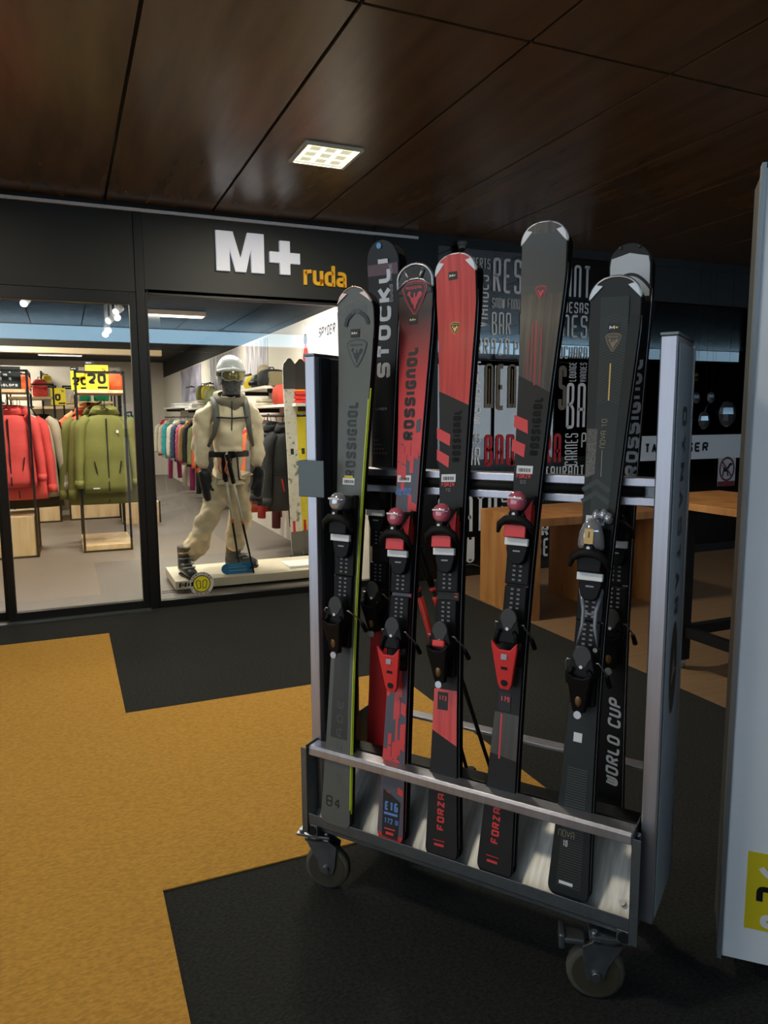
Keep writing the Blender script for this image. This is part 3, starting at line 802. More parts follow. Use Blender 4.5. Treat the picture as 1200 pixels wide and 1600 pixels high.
        for i in range(6):
            for sx in (-1, 1): tk.b2((sx*.009-.004, y(.0125), s_afd-.105+i*.0125), (sx*.009+.004, y(.0135), s_afd-.1+i*.0125))
        tk.build('track_holes', mat('track_grey', (120, 120, 120), .5), toe)
        MB().prism([(-.03, s_afd), (.03, s_afd), (.03, s_afd-.02), (.022, s_afd-.05), (.01, s_afd-.06), (-.01, s_afd-.06), (-.022, s_afd-.05), (-.03, s_afd-.02)], lambda a, b, h: (a, y(h), b), .012, .033).build('afd_block', PLASTIC, toe, bevel=.003)
        MB().b2((-.01, y(.033), s_afd-.026), (.01, y(.0336), s_afd-.022)).build('maker_print', mat('soft_print', (150, 150, 150), .5), toe)
        MB().b2((-.033, y(.03), s_afd-.009), (.033, y(.042), s_afd+.011)).build('friction_pad', mat('afd_white', (236, 236, 236), .5), toe, bevel=.002)
        MB().prism([(-.03, s_afd+.012), (.03, s_afd+.012), (.033, s_afd+.05), (.02, s_afd+.085), (-.02, s_afd+.085), (-.033, s_afd+.05)], lambda a, b, h: (a, y(h), b), .012, .056).build('toe_housing', PLASTIC, toe, bevel=.004)
        if style == 0 or style == 1:
            MB().b2((-.03, y(.042), s_afd+.013), (.03, y(.06), s_afd+.046)).build('accent_block', accent, toe, bevel=.002)
            MB().add([(.01, y(.064), s_afd+.06), (.036, y(.046), s_afd+.045), (.036, y(.04), s_afd+.115), (.026, y(.056), s_afd+.09)], [(0, 1, 2, 3)]).add([(.0355, y(.012), s_afd+.03), (.0355, y(.05), s_afd+.035), (.0355, y(.03), s_afd+.105), (.0355, y(.012), s_afd+.1)], [(0, 1, 2, 3)]).build('accent_wing', accent, toe, fixn=False)
        arm = [(-.05, y(.05), s_afd+.024), (-.042, y(.062), s_afd+.046), (-.022, y(.068), s_afd+.06), (0, y(.07), s_afd+.063), (.022, y(.068), s_afd+.06), (.042, y(.062), s_afd+.046), (.05, y(.05), s_afd+.024)]
        MB().tube(arm, [.005, .0095, .012, .013, .012, .0095, .005], 8).build('toe_wing', PLASTIC_M, toe)
        MB().b2((-.013, y(.055), s_afd+.06), (.013, y(.076), s_afd+.085)).build('toe_neck', PLASTIC, toe, bevel=.004)
        MB().tube([(0, y(.076), s_afd+.074), (0, y(.079), s_afd+.074)], .0045, 10).build('screw', WHITE, toe)
        if style != 2:
            MB().ell((0, y(.06), s_afd+.108), (.027, .021, .028), 16, 10).build('release_dial', lens, toe)
            MB().b2((-.019, y(.080), s_afd+.114), (.019, y(.082), s_afd+.119)).build('scale_window', mat('scale_print', (225, 215, 215), .4), toe)
        else:
            rings = []
            for z_, w_, d_ in ((.07, .031, .03), (.08, .034, .045), (.11, .031, .05), (.135, .022, .046), (.146, .012, .035)):
                rings.append([Vector((w_*math.cos(2*PI*k/16), y(.03)-d_*.5*(1+math.sin(2*PI*k/16)) , s_afd+z_)) for k in range(16)])
            MB().loft(rings).build('release_dial', lens, toe)
            MB().b2((-.011, y(.079), s_afd+.085), (.011, y(.081), s_afd+.122)).build('scale_window', mat('gold_scale', (214, 176, 106), .4), toe)
            MB().b2((-.001, y(.081), s_afd+.1), (.001, y(.082), s_afd+.115)).build('scale_mark', INK, toe)
            for a in (-.6, .3, .9):
                MB().ell((.012+.02*a, y(.02), s_afd+.15+.012*(1-a*a)), (.012, .016, .016), 10, 6).build('clear_cap', lens, toe)
        heel = part('heel_binding')
        h = s_heel
        MB().b2((-.032, y(0), h-.12), (.032, y(.014), h+.095)).build('base_plate', PLASTIC, heel, bevel=.003)
        tk = MB()
        for i in range(5):
            for sx in (-1, 1): tk.b2((sx*.009-.004, y(.0145), h+.035+i*.0125), (sx*.009+.004, y(.0155), h+.04+i*.0125))
        tk.build('track_holes', MATS['track_grey'], heel)
        MB().prism([(-.03, h-.055), (.03, h-.055), (.034, h-.02), (.026, h+.012), (-.026, h+.012), (-.034, h-.02)], lambda a, b, q: (a, y(q), b), .012, .05).build('heel_housing', PLASTIC, heel, bevel=.004)
        pad = [(.024*math.cos(a)*(1 if math.sin(a) > -.3 else .75), h+.008+.03*math.sin(a)) for a in [2*PI*k/18 for k in range(18)]]
        MB().prism(pad, lambda a, b, q: (a, y(q), b), .044, .052).build('heel_pad', GREYPAD, heel, bevel=.002)
        MB().tube([(0, y(.052), h-.016), (0, y(.055), h-.016)], .0045, 10).build('screw', WHITE, heel)
        for sx in (-1, 1):
            MB().tube([(sx*.018, y(.05), h-.022), (sx*.026, y(.055), h-.03), (sx*.03, y(.05), h-.06)], .006, 8).build('heel_cup', PLASTIC, heel)
        # lever
        lv = h-.125; KL = 1.2
        if lever is RED:
            poly = [(-.013, lv-.056), (.013, lv-.056), (.02, lv-.04), (.036, lv+.06), (.037, lv+.078), (.015, lv+.054), (-.015, lv+.054), (-.037, lv+.078), (-.036, lv+.06), (-.02, lv-.04)]
            MB().prism(poly, lambda a, b, q: (a, y(q+.018*(b-lv)/.07), b), .038, .05).build('heel_lever', lever, heel, bevel=.003)
            MB().tube([(0, y(.036), lv-.036), (0, y(.0425), lv-.036)], .0095, 14).build('lever_hole', PLASTIC, heel)
            MB().b2((-.009, y(.049), lv+.0), (.009, y(.052), lv+.024)).build('din_window', PLASTIC, heel)
            MB().b2((-.008, y(.058), lv+.028), (.008, y(.061), lv+.052)).build('lever_badge', mat('badge_grey', (150, 155, 165), .3), heel)
        else:
            lv += .022
            poly = [(-.034, lv+.075), (-.012, lv+.062), (.012, lv+.062), (.034, lv+.075), (.026, lv+.03), (.016, lv-.03), (-.016, lv-.03), (-.026, lv+.03)]
            MB().prism(poly, lambda a, b, q: (a, y(q+.02*(b-lv)/.07), b), .034, .052).build('heel_lever', PLASTIC, heel, bevel=.004)
            MB().ell((0, y(.05), lv+.01), (.011, .006, .024), 12, 8).build('din_window', mat('din_brass', (120, 92, 62), .25, .5), heel)
            MB().tube([(0, y(.04), lv-.035), (0, y(.05), lv-.035)], .01, 12).build('adjust_screw', SILVER, heel)
            if style == 1: MB().b2((-.02, y(.05), lv+.07), (.02, y(.06), lv+.09)).build('accent_tab', accent, heel, bevel=.006)
        # brake arms
        w = self.hw(h)
        for sx in (-1, 1):
            MB().tube([(sx*.026, y(.03), h-.005), (sx*.04, y(.04), h-.002), (sx*(w+.008), y(.03), h-.012), (sx*(w+.014), y(.002), h-.03), (sx*(w+.016), .012, h-.05)], .0022, 7).build('brake_arm', SILVER, heel)
            MB().tube([(sx*(w+.015), .006, h-.043), (sx*(w+.017), .03, h-.07)], [.006, .0075], 8).build('brake_tip', PLASTIC, heel)

DG = mat('ski_olive_grey', (88, 92, 88), .42, noise=.05, nscale=8)
SKB = mat('ski_black', (30, 29, 29), .5, spec=.3)
NEON = mat('neon_green', (188, 206, 40), .4)
DINK = mat('dark_grey_print', (34, 36, 37), .45)
SRED = mat('ski_red', (218, 58, 60), .38)

# 1. olive grey pair with neon edge
k1 = Ski('ski_pair', 'olive grey skis with neon green edge and 84 on the tail, leftmost on the trolley', (525, 1288), (553, 448), (.128, .084, .112), DG, side_m=PLASTIC_M, tip_len=.075, rail_v=.10, gap=.016)
k1.zone('centre_stripe', mat('ski1_dark', (52, 54, 53), .45), .27, lambda f: .98, -.68, .68, nt=3)
k1.zone('neon_edge', NEON, .06, k1.L*.8, .93, 1.0, inset=.0, up=.001, nt=1)
MB().tube([k1.P(k1.hw(s)+.0006, s, -.004) for s in [k1.L*(.03+.79*i/40) for i in range(41)]], .0028, 6).build('neon_sidewall', NEON, k1.body)
t0, s0 = k1.px(558, 552); k1.shield(t0, s0, .082, DINK, DG, DINK)
t0, s0 = k1.px(555, 521); k1.mplus(t0, s0, .03)
t0, s0 = k1.px(557, 497)
k1.lines('chevron', DINK, [[(t0-.04, s0-.022), (t0-.033, s0-.002), (t0-.008, s0+.02), (t0+.008, s0+.02), (t0+.033, s0), (t0+.04, s0-.018)]], .011)
t0, s0 = k1.px(553, 481)
k1.lines('tip_hatching', mat('hatch', (120, 128, 126), .4), [[(t0+.0055*i, s0-.02+.001*abs(i)), (t0+.0055*i, s0+.022-.0018*abs(i))] for i in range(-7, 8)], .0014)
ta, sa = k1.px(549, 745); tb, sb = k1.px(550, 627)
k1.vtext('ROSSIGnOL', DINK, sa, sb, (ta+tb)/2, .035, .0085)
t0, s0 = k1.px(545, 752); k1.barcode(t0, s0, .042, .02)
k1.rect('yellow_tag', mat('tag_yellow', (206, 190, 40), .5), t0, s0+.013, .03, .008, .0016)
ta, sa = k1.px(530, 1215); tb, sb = k1.px(530, 1095)
k1.vtext('ESCADE', mat('faint_print', (96, 100, 98), .4), sa, sb, (ta+tb)/2, .02, .0018, gapf=.9)
t0, s0 = k1.px(521, 1253); k1.htext('84', INK, t0-.026, t0+.026, s0-.017, .034, .0045, rnd=.45)
_, s0 = k1.px(540, 1240); k1.zone('tail_flash', DG, .02, lambda f: .15-.055*abs(f), -.99, .99, up=.001)
k1.rect('spec_plate', mat('slate_print', (70, 76, 88), .45), 0, k1.px(533, 905)[1], .05, .12, .001)
k1.htext('KONECT', WHITE, -.014, .014, k1.px(533, 885)[1], .006, .001, .0016)
k1.tipband(mat('copper_tip', (176, 150, 138), .25, .9), .0035)
k1.binding(k1.px(537, 840)[1]+.002, k1.px(525, 950)[1]+.008, GREYPAD, CLEAR, PLASTIC, style=3)

# 2. red and black race pair, crest at the tip
HB = ramp_mat('hero_topsheet', [(0, (206, 54, 58)), (.47, (222, 62, 64)), (.62, (190, 46, 50)), (.86, (52, 34, 36)), (1, (40, 38, 40))], 2, (.95, 1.66), .36)
k2 = Ski('ski_pair', 'red race skis with black ROSSIGNOL lettering and a big crest, second from the left', (610, 1313), (648, 413), (.116, .068, .092), HB, tip_len=.05, tip_round=.5)
HG = mat('hero_grey', (78, 80, 92), .42)
k2.zone('grey_field', HG, .02, lambda f: k2.px(640, 722)[1]+.02*f, -1, 1, up=.0005)
rr_ = random.Random(11)
# blocky red camouflage
def blocks(k, sA, sB, n, m, seed):
    r_ = random.Random(seed)
    for i in range(n):
        s = r_.uniform(sA, sB); hgt = r_.uniform(.018, .06); f0 = r_.choice((-1, -.62, -.2, .15, .5)); f1 = min(1, f0+r_.choice((.35, .45, .6)))
        sl = r_.choice((-.015, .0, .012))
        k.zone('red_block', m, lambda f, s=s, sl=sl: s+sl*f, lambda f, s=s, hgt=hgt, sl=sl: s+hgt+sl*f, f0, f1, up=.0010+.00004*i, nt=1, ns=3)
blocks(k2, .12, .46, 26, SRED, 4); blocks(k2, .93, 1.16, 14, SRED, 9); blocks(k2, 1.05, 1.2, 4, HG, 21)
k2.zone('red_spine', SRED, .2, .46, .05, .28, up=.0011, nt=1)
k2.zone('tip_plain', mat('tip_black', (34, 34, 36), .4), k2.L-.085, k2.L-.045, -1, 1, up=.0008)
t0, s0 = k2.px(648, 465); k2.shield(t0, s0, .098, mat('crest_red', (206, 62, 78), .35), mat('crest_dark', (24, 22, 22), .4), MATS['crest_red'])
t0, s0 = k2.px(646, 500); k2.mplus(t0, s0, .03)
ta, sa = k2.px(637, 688); tb, sb = k2.px(646, 541)
k2.vtext('ROSSIGnOL', INK, sa, sb, (ta+tb)/2, .036, .010)
k2.barcode(*k2.px(632, 748), .045, .02)
t0, s0 = k2.px(629, 769); k2.htext('HERO', mat('hero_blue', (70, 130, 205), .4), t0-.024, t0+.024, s0-.009, .021, .0034, slant=.25, rnd=.1)
t0, s0 = k2.px(607, 1275)
k2.poly('spec_panel', INK, [(-.026, .012), (.026, .008), (.03, .118), (-.028, .148)], .002)
BL = mat('spec_blue', (96, 140, 212), .4)
k2.htext('E16', BL, -.02, .024, .088, .026, .0055, .0024, rnd=.12); k2.rect('blue_bar', BL, .001, .079, .046, .007, .0024)
k2.htext('172', BL, -.02, .008, .05, .016, .003, .0024, rnd=.12); k2.rect('blue_square', mat('spec_violet', (80, 100, 180), .4), .022, .058, .011, .014, .0024)
k2.rect('red_note', SRED, 0, .035, .036, .004, .0024); k2.rect('red_note', SRED, 0, .022, .026, .008, .0024)
k2.tipband(SILVER, .0075, .07, False)
kk = k2.L
MB().tube([k2.P(t, s, .001) for t, s in ((-k2.hw(kk-.07)+.004, kk-.068), (-.03, kk-.048), (-.012, kk-.043), (.012, kk-.043), (.03, kk-.048), (k2.hw(kk-.07)-.004, kk-.068))], .0042, 8).build('tip_bridge', SILVER, k2.e)
for e_ in (-1, 1): MB().tube([k2.P(e_*.017, kk-.044, .001), k2.P(e_*.03, kk-.018, .001)], .0055, 8).build('tip_strut', SILVER, k2.e)
k2.poly('tip_window', INK, [(-.02, kk-.04), (.02, kk-.04), (.027, kk-.02), (.01, kk-.009), (-.01, kk-.009), (-.027, kk-.02)], .0022)
LENSR = mat('lens_rose', (196, 92, 112), .1, spec=.8, coat=1)
k2.vtext('172', SRED, k2.px(636, 925)[1]-.012, k2.px(636, 925)[1]+.014, .026, .008, .0016, down=True)
k2.binding(k2.px(622, 866)[1]+.002, k2.px(612, 975)[1]-.01, RED, LENSR, RED, style=0)

# 3. red wood-look pair
WR = ramp_mat('red_veneer', [(.2, (120, 24, 24)), (.42, (186, 42, 38)), (.6, (210, 58, 48)), (.8, (226, 96, 78))], None, 4, .33, noise_scale=(14, 1, .55))
def forza(b_px, t_px, wid, label, top_m, low_m, ln, diag_px, low_px, seed):
    k = Ski('ski_pair', label, b_px, t_px, wid, SKB, tip_len=.055, tip_round=.45)
    d0 = k.px(*diag_px[0]); d1 = k.px(*diag_px[1]); sl = (d1[1]-d0[1])/(d1[0]-d0[0])
    k.zone('veneer_field', top_m, lambda f: d0[1]+sl*(f*k.hw(d0[1])-d0[0]), k.L-.002, -1, 1, inset=.002, up=.0007, ns=36, nt=6)
    e0 = k.px(*low_px[0]); e1 = k.px(*low_px[1]); g1 = k.px(*low_px[2]); sl2 = (e1[1]-e0[1])/(e1[0]-e0[0])
    k.zone('lower_field', low_m, lambda f: e0[1]+sl2*(f*k.hw(e0[1])-e0[0]), g1[1], -1, 1, inset=.002, up=.0007, nt=4)
    return k
WR_LO = ramp_mat('red_veneer_low', [(.2, (176, 40, 40)), (.5, (222, 66, 64)), (.8, (236, 104, 96))], None, 5, .35, noise_scale=(14, 1, .4))
k3 = forza((690, 1340), (711, 397), (.128, .070, .104), 'red wood-grain skis with two red slanted bars, between the other two red-buckled pairs', WR, WR_LO, '173', ((686, 612), (728, 630)), ((673, 1138), (713, 1166), (680, 1075)), 5)
def bars(k, pts, m=SRED):
    for quad in pts: k.poly('slanted_bar', m, [k.px(*p) for p in quad][::-1], .0012)
bars(k3, [[(683, 668), (704, 679), (703, 697), (683, 686)], [(683, 702), (702, 713), (701, 731), (683, 719)]])
t0, s0 = k3.px(711, 513); k3.shield(t0, s0, .036, mat('gold', (196, 160, 96), .35, .6), INK, MATS['gold'])
k3.mplus(*k3.px(708, 431), .028)
ta, sa = k3.px(712, 722); tb, sb = k3.px(716, 640)
k3.vtext('ROSSIGnOL', mat('black_on_black', (12, 12, 12), .6, spec=.2), sa, sb, (ta+tb)/2, .026, .007)
k3.barcode(*k3.px(701, 747), .045, .022)
t0, s0 = k3.px(700, 757); k3.htext('FORZA', SRED, t0-.02, t0+.02, s0-.006, .012, .0022, rnd=.1); k3.htext('70', mat('dim_print', (110, 110, 112), .4), t0-.008, t0+.008, s0-.021, .01, .0016)
ta, sa = k3.px(688, 1297); tb, sb = k3.px(690, 1240)
k3.vtext('FORZA', SRED, sa, sb, (ta+tb)/2, .022, .005, rnd=.1); k3.vtext('70', MATS['dim_print'], sb+.006, sb+.035, (ta+tb)/2, .02, .002)
t0, s0 = k3.px(686, 1320); k3.rect('red_note', SRED, t0, s0, .03, .007, .0014); k3.rect('red_note', SRED, t0, s0+.012, .036, .002, .0014)
t0, s0 = k3.px(692, 1095); k3.rect('size_label', INK, t0, s0, .032, .05, .0016); k3.htext('173', SRED, t0-.012, t0+.012, s0+.001, .014, .003, .002, rnd=.12)
k3.vtext('173', SRED, k3.px(709, 927)[1]-.012, k3.px(709, 927)[1]+.012, .024, .01, .0022, down=True)
k3.tipband(SILVER, .005, .055)
k3.binding(k3.px(696, 863)[1]+.002, k3.px(688, 984)[1]-.008, RED, LENSR, PLASTIC, style=1)

# 4. tallest pair, dark bronze veneer
WB = ramp_mat('bronze_veneer', [(.2, (38, 36, 34)), (.45, (62, 57, 51)), (.62, (84, 76, 66)), (.9, (110, 98, 84))], None, 5, .3, noise_scale=(10, 1, .5))
WB_LO = ramp_mat('bronze_low', [(.2, (44, 42, 40)), (.5, (64, 60, 56)), (.8, (84, 76, 70))], None, 5, .35, noise_scale=(12, 1, .4))
k4 = forza((772, 1366), (852, 347), (.128, .066, .104), 'tallest skis, dark bronze tips and 179 label, fourth from the left', WB, WB_LO, '179', ((812, 588), (855, 610)), ((761, 1173), (806, 1190), (780, 1112)), 6)
bars(k4, [[(804, 648), (825, 657), (825, 678), (803, 667)], [(801, 686), (821, 695), (819, 715), (799, 704)]])
k4.zone('tip_patch', mat('tip_slate', (58, 60, 60), .3), k4.px(852, 458)[1], k4.L-.03, -.99, .99, up=.0011)  # slate grey patch towards the tip
for xx, y0_, y1_, ww in ((832, 505, 595, .004), (838, 500, 602, .006), (846, 510, 604, .004), (826, 530, 590, .003)):
    ta, sa = k4.px(xx-3, y1_); tb, sb = k4.px(xx+1, y0_)
    k4.lines('red_grain', mat('grain_red', (150, 40, 42), .35), [[(ta, sa), (tb, sb)]], ww, .0014)
t0, s0 = k4.px(845, 457); k4.shield(t0, s0, .036, MATS['crest_red'], mat('crest_dark_red', (96, 22, 34), .35), MATS['crest_red'], False)
ta, sa = k4.px(834, 712); tb, sb = k4.px(842, 620)
k4.vtext('ROSSIGnOL', MATS['black_on_black'], sa, sb, (ta+tb)/2, .026, .007)
k4.barcode(*k4.px(820, 734), .046, .022)
t0, s0 = k4.px(818, 744); k4.htext('FORZA', SRED, t0-.02, t0+.02, s0-.006, .012, .0022, rnd=.1); k4.htext('60', MATS['dim_print'], t0-.008, t0+.008, s0-.021, .01, .0016)
ta, sa = k4.px(773, 1318); tb, sb = k4.px(777, 1262)
k4.vtext('FORZA', SRED, sa, sb, (ta+tb)/2, .022, .005, rnd=.1); k4.vtext('60', MATS['dim_print'], sb+.006, sb+.035, (ta+tb)/2, .02, .002)
t0, s0 = k4.px(769, 1346); k4.rect('red_note', SRED, t0, s0, .03, .007, .0014); k4.rect('red_note', SRED, t0, s0+.014, .036, .002, .0014)
t0, s0 = k4.px(789, 1096); k4.rect('size_label', INK, t0, s0, .034, .05, .0016); k4.htext('179', SRED, t0-.013, t0+.013, s0, .014, .003, .002, rnd=.12)
k4.vtext('179', SRED, k4.px(814, 922)[1]-.013, k4.px(814, 922)[1]+.013, .024, .012, .0024, down=True)
ta, sa = k4.px(780, 1185); tb, sb = k4.px(784, 1115); k4.lines('red_grain', SRED, [[(ta, sa), (tb, sb)]], .005, .0014)
k4.tipband(SILVER, .005, .055)
k4.binding(k4.px(810, 848)[1]+.002, k4.px(797, 980)[1]+.018, RED, LENSR, RED, style=0)

# 5. black-green women's pair
NB = mat('ski_forest_black', (31, 36, 35), .45, spec=.3)
k5 = Ski('ski_pair', 'black green skis with fine ribbing and NOVA on the tail, rightmost front pair', (887, 1402), (963, 432), (.130, .074, .110), NB, tip_len=.06, tip_round=.48)
RB = mat('rib_green', (52, 60, 58), .4, spec=.35)
ribs = []
s = 1.28
while s < k5.L-.1:
    w = k5.hw(s)*.52; ribs.append([(-w, s), (0, s+.012), (w, s)]); s += .0075
k5.zone('centre_band', mat('band_green', (36, 43, 42), .4, spec=.35), .95, k5.L-.05, -.58, .58, up=.0006, nt=3)
k5.lines('ribbing', RB, ribs, .0022, .0009)
ribs = []; s = .03
while s < .34: ribs.append([(-k5.hw(s)*.6, s), (k5.hw(s)*.6, s)]); s += .0065
k5.lines('ribbing', mat('rib_dark', (58, 64, 62), .4), ribs, .0024, .0009)
t0, s0 = k5.px(958, 535); k5.shield(t0, s0, .048, mat('bronze', (128, 112, 92), .4, .3), mat('bronze_dark', (70, 62, 52), .4), MATS['bronze'])
k5.mplus(*k5.px(960, 512), .032)
ta, sa = k5.px(951, 626); tb, sb = k5.px(954, 568); k5.lines('gold_line', MATS['gold'], [[(ta, sa), (tb, sb)]], .0035, .0013)
ta, sa = k5.px(941, 700); tb, sb = k5.px(945, 655); k5.vtext('NOVA 10', mat('pale_gold', (150, 140, 112), .4), sa, sb, (ta+tb)/2, .014, .0012, rnd=.45)
k5.lines('gold_line', MATS['pale_gold'], [[k5.px(939, 745), k5.px(941, 703)]], .0015, .0013)
t0, s0 = k5.px(932, 757)
for dz in (0, -.03): k5.lines('chevron', RB, [[(t0-.035, s0-.016+dz), (t0, s0+.008+dz), (t0+.035, s0-.016+dz)]], .012, .0011)
_, sg0 = k5.px(925, 735); _, sg1 = k5.px(925, 670)
k5.zone('glitter_field', mat('glitter', (84, 80, 72), .3, .5, noise=.8, nscale=400), lambda f: sg0+.02*f, sg1, -1, -.45, up=.0010, nt=2)
k5.barcode(*k5.px(930, 813), .048, .024)
t0, s0 = k5.px(884, 1307); k5.htext('NOVA', MATS['pale_gold'], t0-.02, t0+.022, s0-.002, .018, .0014, rnd=.45); k5.htext('10', WHITE, t0-.006, t0+.006, s0-.025, .016, .0016)
t0, s0 = k5.px(884, 1380); k5.rect('white_note', WHITE, t0, s0, .036, .008, .0014)
t0, s0 = k5.px(903, 1152); k5.rect('white_mark', WHITE, t0, s0, .022, .024, .0014)
k5.vtext('162', WHITE, k5.px(936, 968)[1]-.01, k5.px(936, 968)[1]+.012, .028, .009, .0016, down=True)
k5.tipband(SILVER, .0055, .055)
sA = k5.px(918, 907)[1]+.012; sH = k5.px(908, 1048)[1]+.035
k5.binding(sA, sH, GREYPAD, CLEAR, PLASTIC, style=2)
XF = mat('clear_grey_frame', (120, 124, 134), .2, spec=.7)
c0 = (sA-.055+sH+.05)/2
for e_ in (-1, 1):
    MB().tube([k5.P(e_*.028, c0+.075, .008), k5.P(e_*.016, c0+.02, .01), k5.P(e_*.016, c0-.02, .01), k5.P(e_*.028, c0-.075, .008)], .006, 8).build('x_frame', XF, k5.e)
MB().tube([k5.P(-.016, c0+.012, .01), k5.P(.016, c0+.012, .01)], .004, 6).tube([k5.P(-.016, c0-.012, .01), k5.P(.016, c0-.012, .01)], .004, 6).build('x_bridge', XF, k5.e)
for e_ in (-1, 1):
    for q_ in (.078, -.078): MB().tube([k5.P(e_*.022, c0+q_, .008), k5.P(e_*.022, c0+q_, .014)], .006, 10).build('screw', WHITE, k5.e)

# rear row: topsheets face the viewer, tails stand at the rear bar
k6 = Ski('ski_pair', 'black skis with white STOCKLI lettering, in the back row on the left', (591, 1150), (596, 375), (.118, .066, .096), mat('stk_black', (16, 17, 19), .4, spec=.3), bot=.30, rail_v=.345, tip_len=.07, tip_round=.5)
ta, sa = k6.px(599, 590); tb, sb = k6.px(597, 405)
k6.vtext('STOCKLI', mat('stk_white', (196, 200, 210), .4), sa, sb, (ta+tb)/2+.002, .05, .0135, slant=.0, rnd=.3)
k6.lines('umlaut', MATS['stk_white'], [[(ta-.03, sa+.095), (ta-.03, sa+.103)], [(ta-.03, sa+.112), (ta-.03, sa+.12)]], .009)
ta, sa = k6.px(611, 472); tb, sb = k6.px(611, 412)
k6.vtext('SWISS MADE', mat('stk_grey', (150, 154, 164), .4), sa, sb, (ta+tb)/2, .011, .0016, rnd=.2)
t0, s0 = k6.px(592, 384); MB().add([k6.P(t0+.009*math.cos(2*PI*i/20), s0+.009*math.sin(2*PI*i/20), .0014) for i in range(20)], [tuple(range(20))]).build('blue_dot', mat('dot_blue', (70, 140, 200), .3), k6.body, fixn=False)
k6.zone('tip_flash', mat('tip_wine', (72, 34, 46), .35), k6.px(600, 430)[1], k6.px(600, 412)[1], -1, 1, up=.0007)
k6.zone('red_tail', mat('stk_red', (196, 44, 48), .4), .0, k6.px(590, 985)[1], -1, 1, up=.0008)
t0, s0 = k6.px(596, 636); k6.htext('LASER', MATS['stk_grey'], t0-.02, t0+.02, s0-.01, .008, .001)
b = MB()
for i in range(4):
    for j in range(5-i): b.add([k6.P(-.028+.011*j+a*.0025, k6.px(592, 708)[1]+.014*i+c_*.0025, .0014) for a, c_ in ((-1, -1), (1, -1), (1, 1), (-1, 1))], [(0, 1, 2, 3)])
b.build('dot_print', mat('dot_copper', (120, 84, 64), .4), k6.body, fixn=False)
k6.binding(k6.px(590, 800)[1], k6.px(580, 930)[1]+.02, PLASTIC, PLASTIC, PLASTIC, style=3)
k7 = Ski('ski_pair', 'black skis with white bowed tip band, in the back row on the right', (950, 1190), (985, 380), (.112, .068, .094), mat('aug_black', (18, 18, 19), .45, spec=.3), bot=.30, rail_v=.345, tip_len=.06, tip_round=.5)
AW = mat('aug_white', (196, 200, 206), .4)
_, s0 = k7.px(975, 447); _, s1 = k7.px(975, 400)
k7.zone('white_tip_band', AW, s0-.03, lambda f: s1+.012*(1-abs(f))-.006, -.97, .97, up=.0006)
k7.lines('tip_arc', INK, [[(k7.hw(s0)*.97*a, s0+.028-.04*a*a) for a in [i/8-1 for i in range(17)]]], .008, .0012)
for e_ in (-1, 1): MB().ell(k7.P(e_*.024, s1+.02, .0), (.005, .004, .005), 10, 6).build('tip_rivet', GREYPAD, k7.e)
ta, sa = k7.px(983, 745); tb, sb = k7.px(990, 560)
k7.vtext('ROSSIGNOL', AW, sa, sb, .026, .034, .009)
for yy, n_ in ((905, 'white_flash'),):
    _, sA_ = k7.px(965, 1000); _, sB_ = k7.px(965, 790)
    k7.zone(n_, mat('aug_cream', (186, 182, 172), .4), sA_, sB_, .55, 1, up=.0007, nt=2)
ta, sa = k7.px(945, 1225); tb, sb = k7.px(945, 1090)
k7.vtext('WORLD CUP', AW, sa, sb, .012, .036, .007, slant=.2)
k7.binding(k7.px(985, 850)[1], k7.px(975, 980)[1]+.02, PLASTIC, PLASTIC, PLASTIC, style=3)
for k_, s_ in ((k6, 1), (k7, 1)): MB().tube([k_.P(k_.hw(s)+.001, s, -.004) for s in [k_.L*(.03+.9*i/40) for i in range(41)]], .0016, 6).build('steel_edge', SILVER, k_.body)
for k_ in (k2, k3, k4, k5): MB().tube([k_.P(k_.hw(s)+.0006, s, -k_.thick) for s in [k_.L*(.02+.92*i/40) for i in range(41)]], .0012, 6).build('steel_edge', SILVER, k_.body)

# ski poles leaning behind the front row, feet on the carpet side of the rear bar
PR = mat('pole_red', (222, 58, 52), .4)
def ski_pole(px_a, px_b, va, vb, label, red=None):
    A = on_plane(px_a[0], px_a[1], RO+RV*va, RV); Bp = on_plane(px_b[0], px_b[1], RO+RV*vb, RV)
    Bp = Bp+(Bp-A)*((Bp.z-.3)/(A.z-Bp.z))
    t = thing('ski_pole', label, 'ski pole', tuple(Bp), 0, 'ski poles on the trolley')
    d = A-Bp; Ln = d.length; q = d.normalized()
    p = lambda s: q*s
    MB().tube([p(.0), p(Ln-.12)], [.0055, .0085], 10).build('shaft', PLASTIC_M, t)
    MB().tube([p(Ln-.13), p(Ln-.1), p(Ln-.03), p(Ln)], [.011, .014, .013, .016], 10).build('grip', PLASTIC, t)
    MB().tube([p(.06), p(.068)], [.03, .026], 14).build('basket', PLASTIC_M, t)
    if red:
        MB().tube([p(Ln*red[0]), p(Ln*red[1])], .0105, 10).build('red_sleeve', PR, t)
        MB().tube([p(Ln*(red[1]+.02)), p(Ln*(red[1]+.035))], .0105, 10).build('red_ring', PR, t)
    return t
ski_pole((624, 815), (726, 1190), .30, .34, 'black ski pole with long red sleeve, left of the two poles', (.3, .72))
ski_pole((655, 855), (762, 1188), .33, .35, 'black ski pole with a narrow red ring, right of the two poles', (.76, .80))
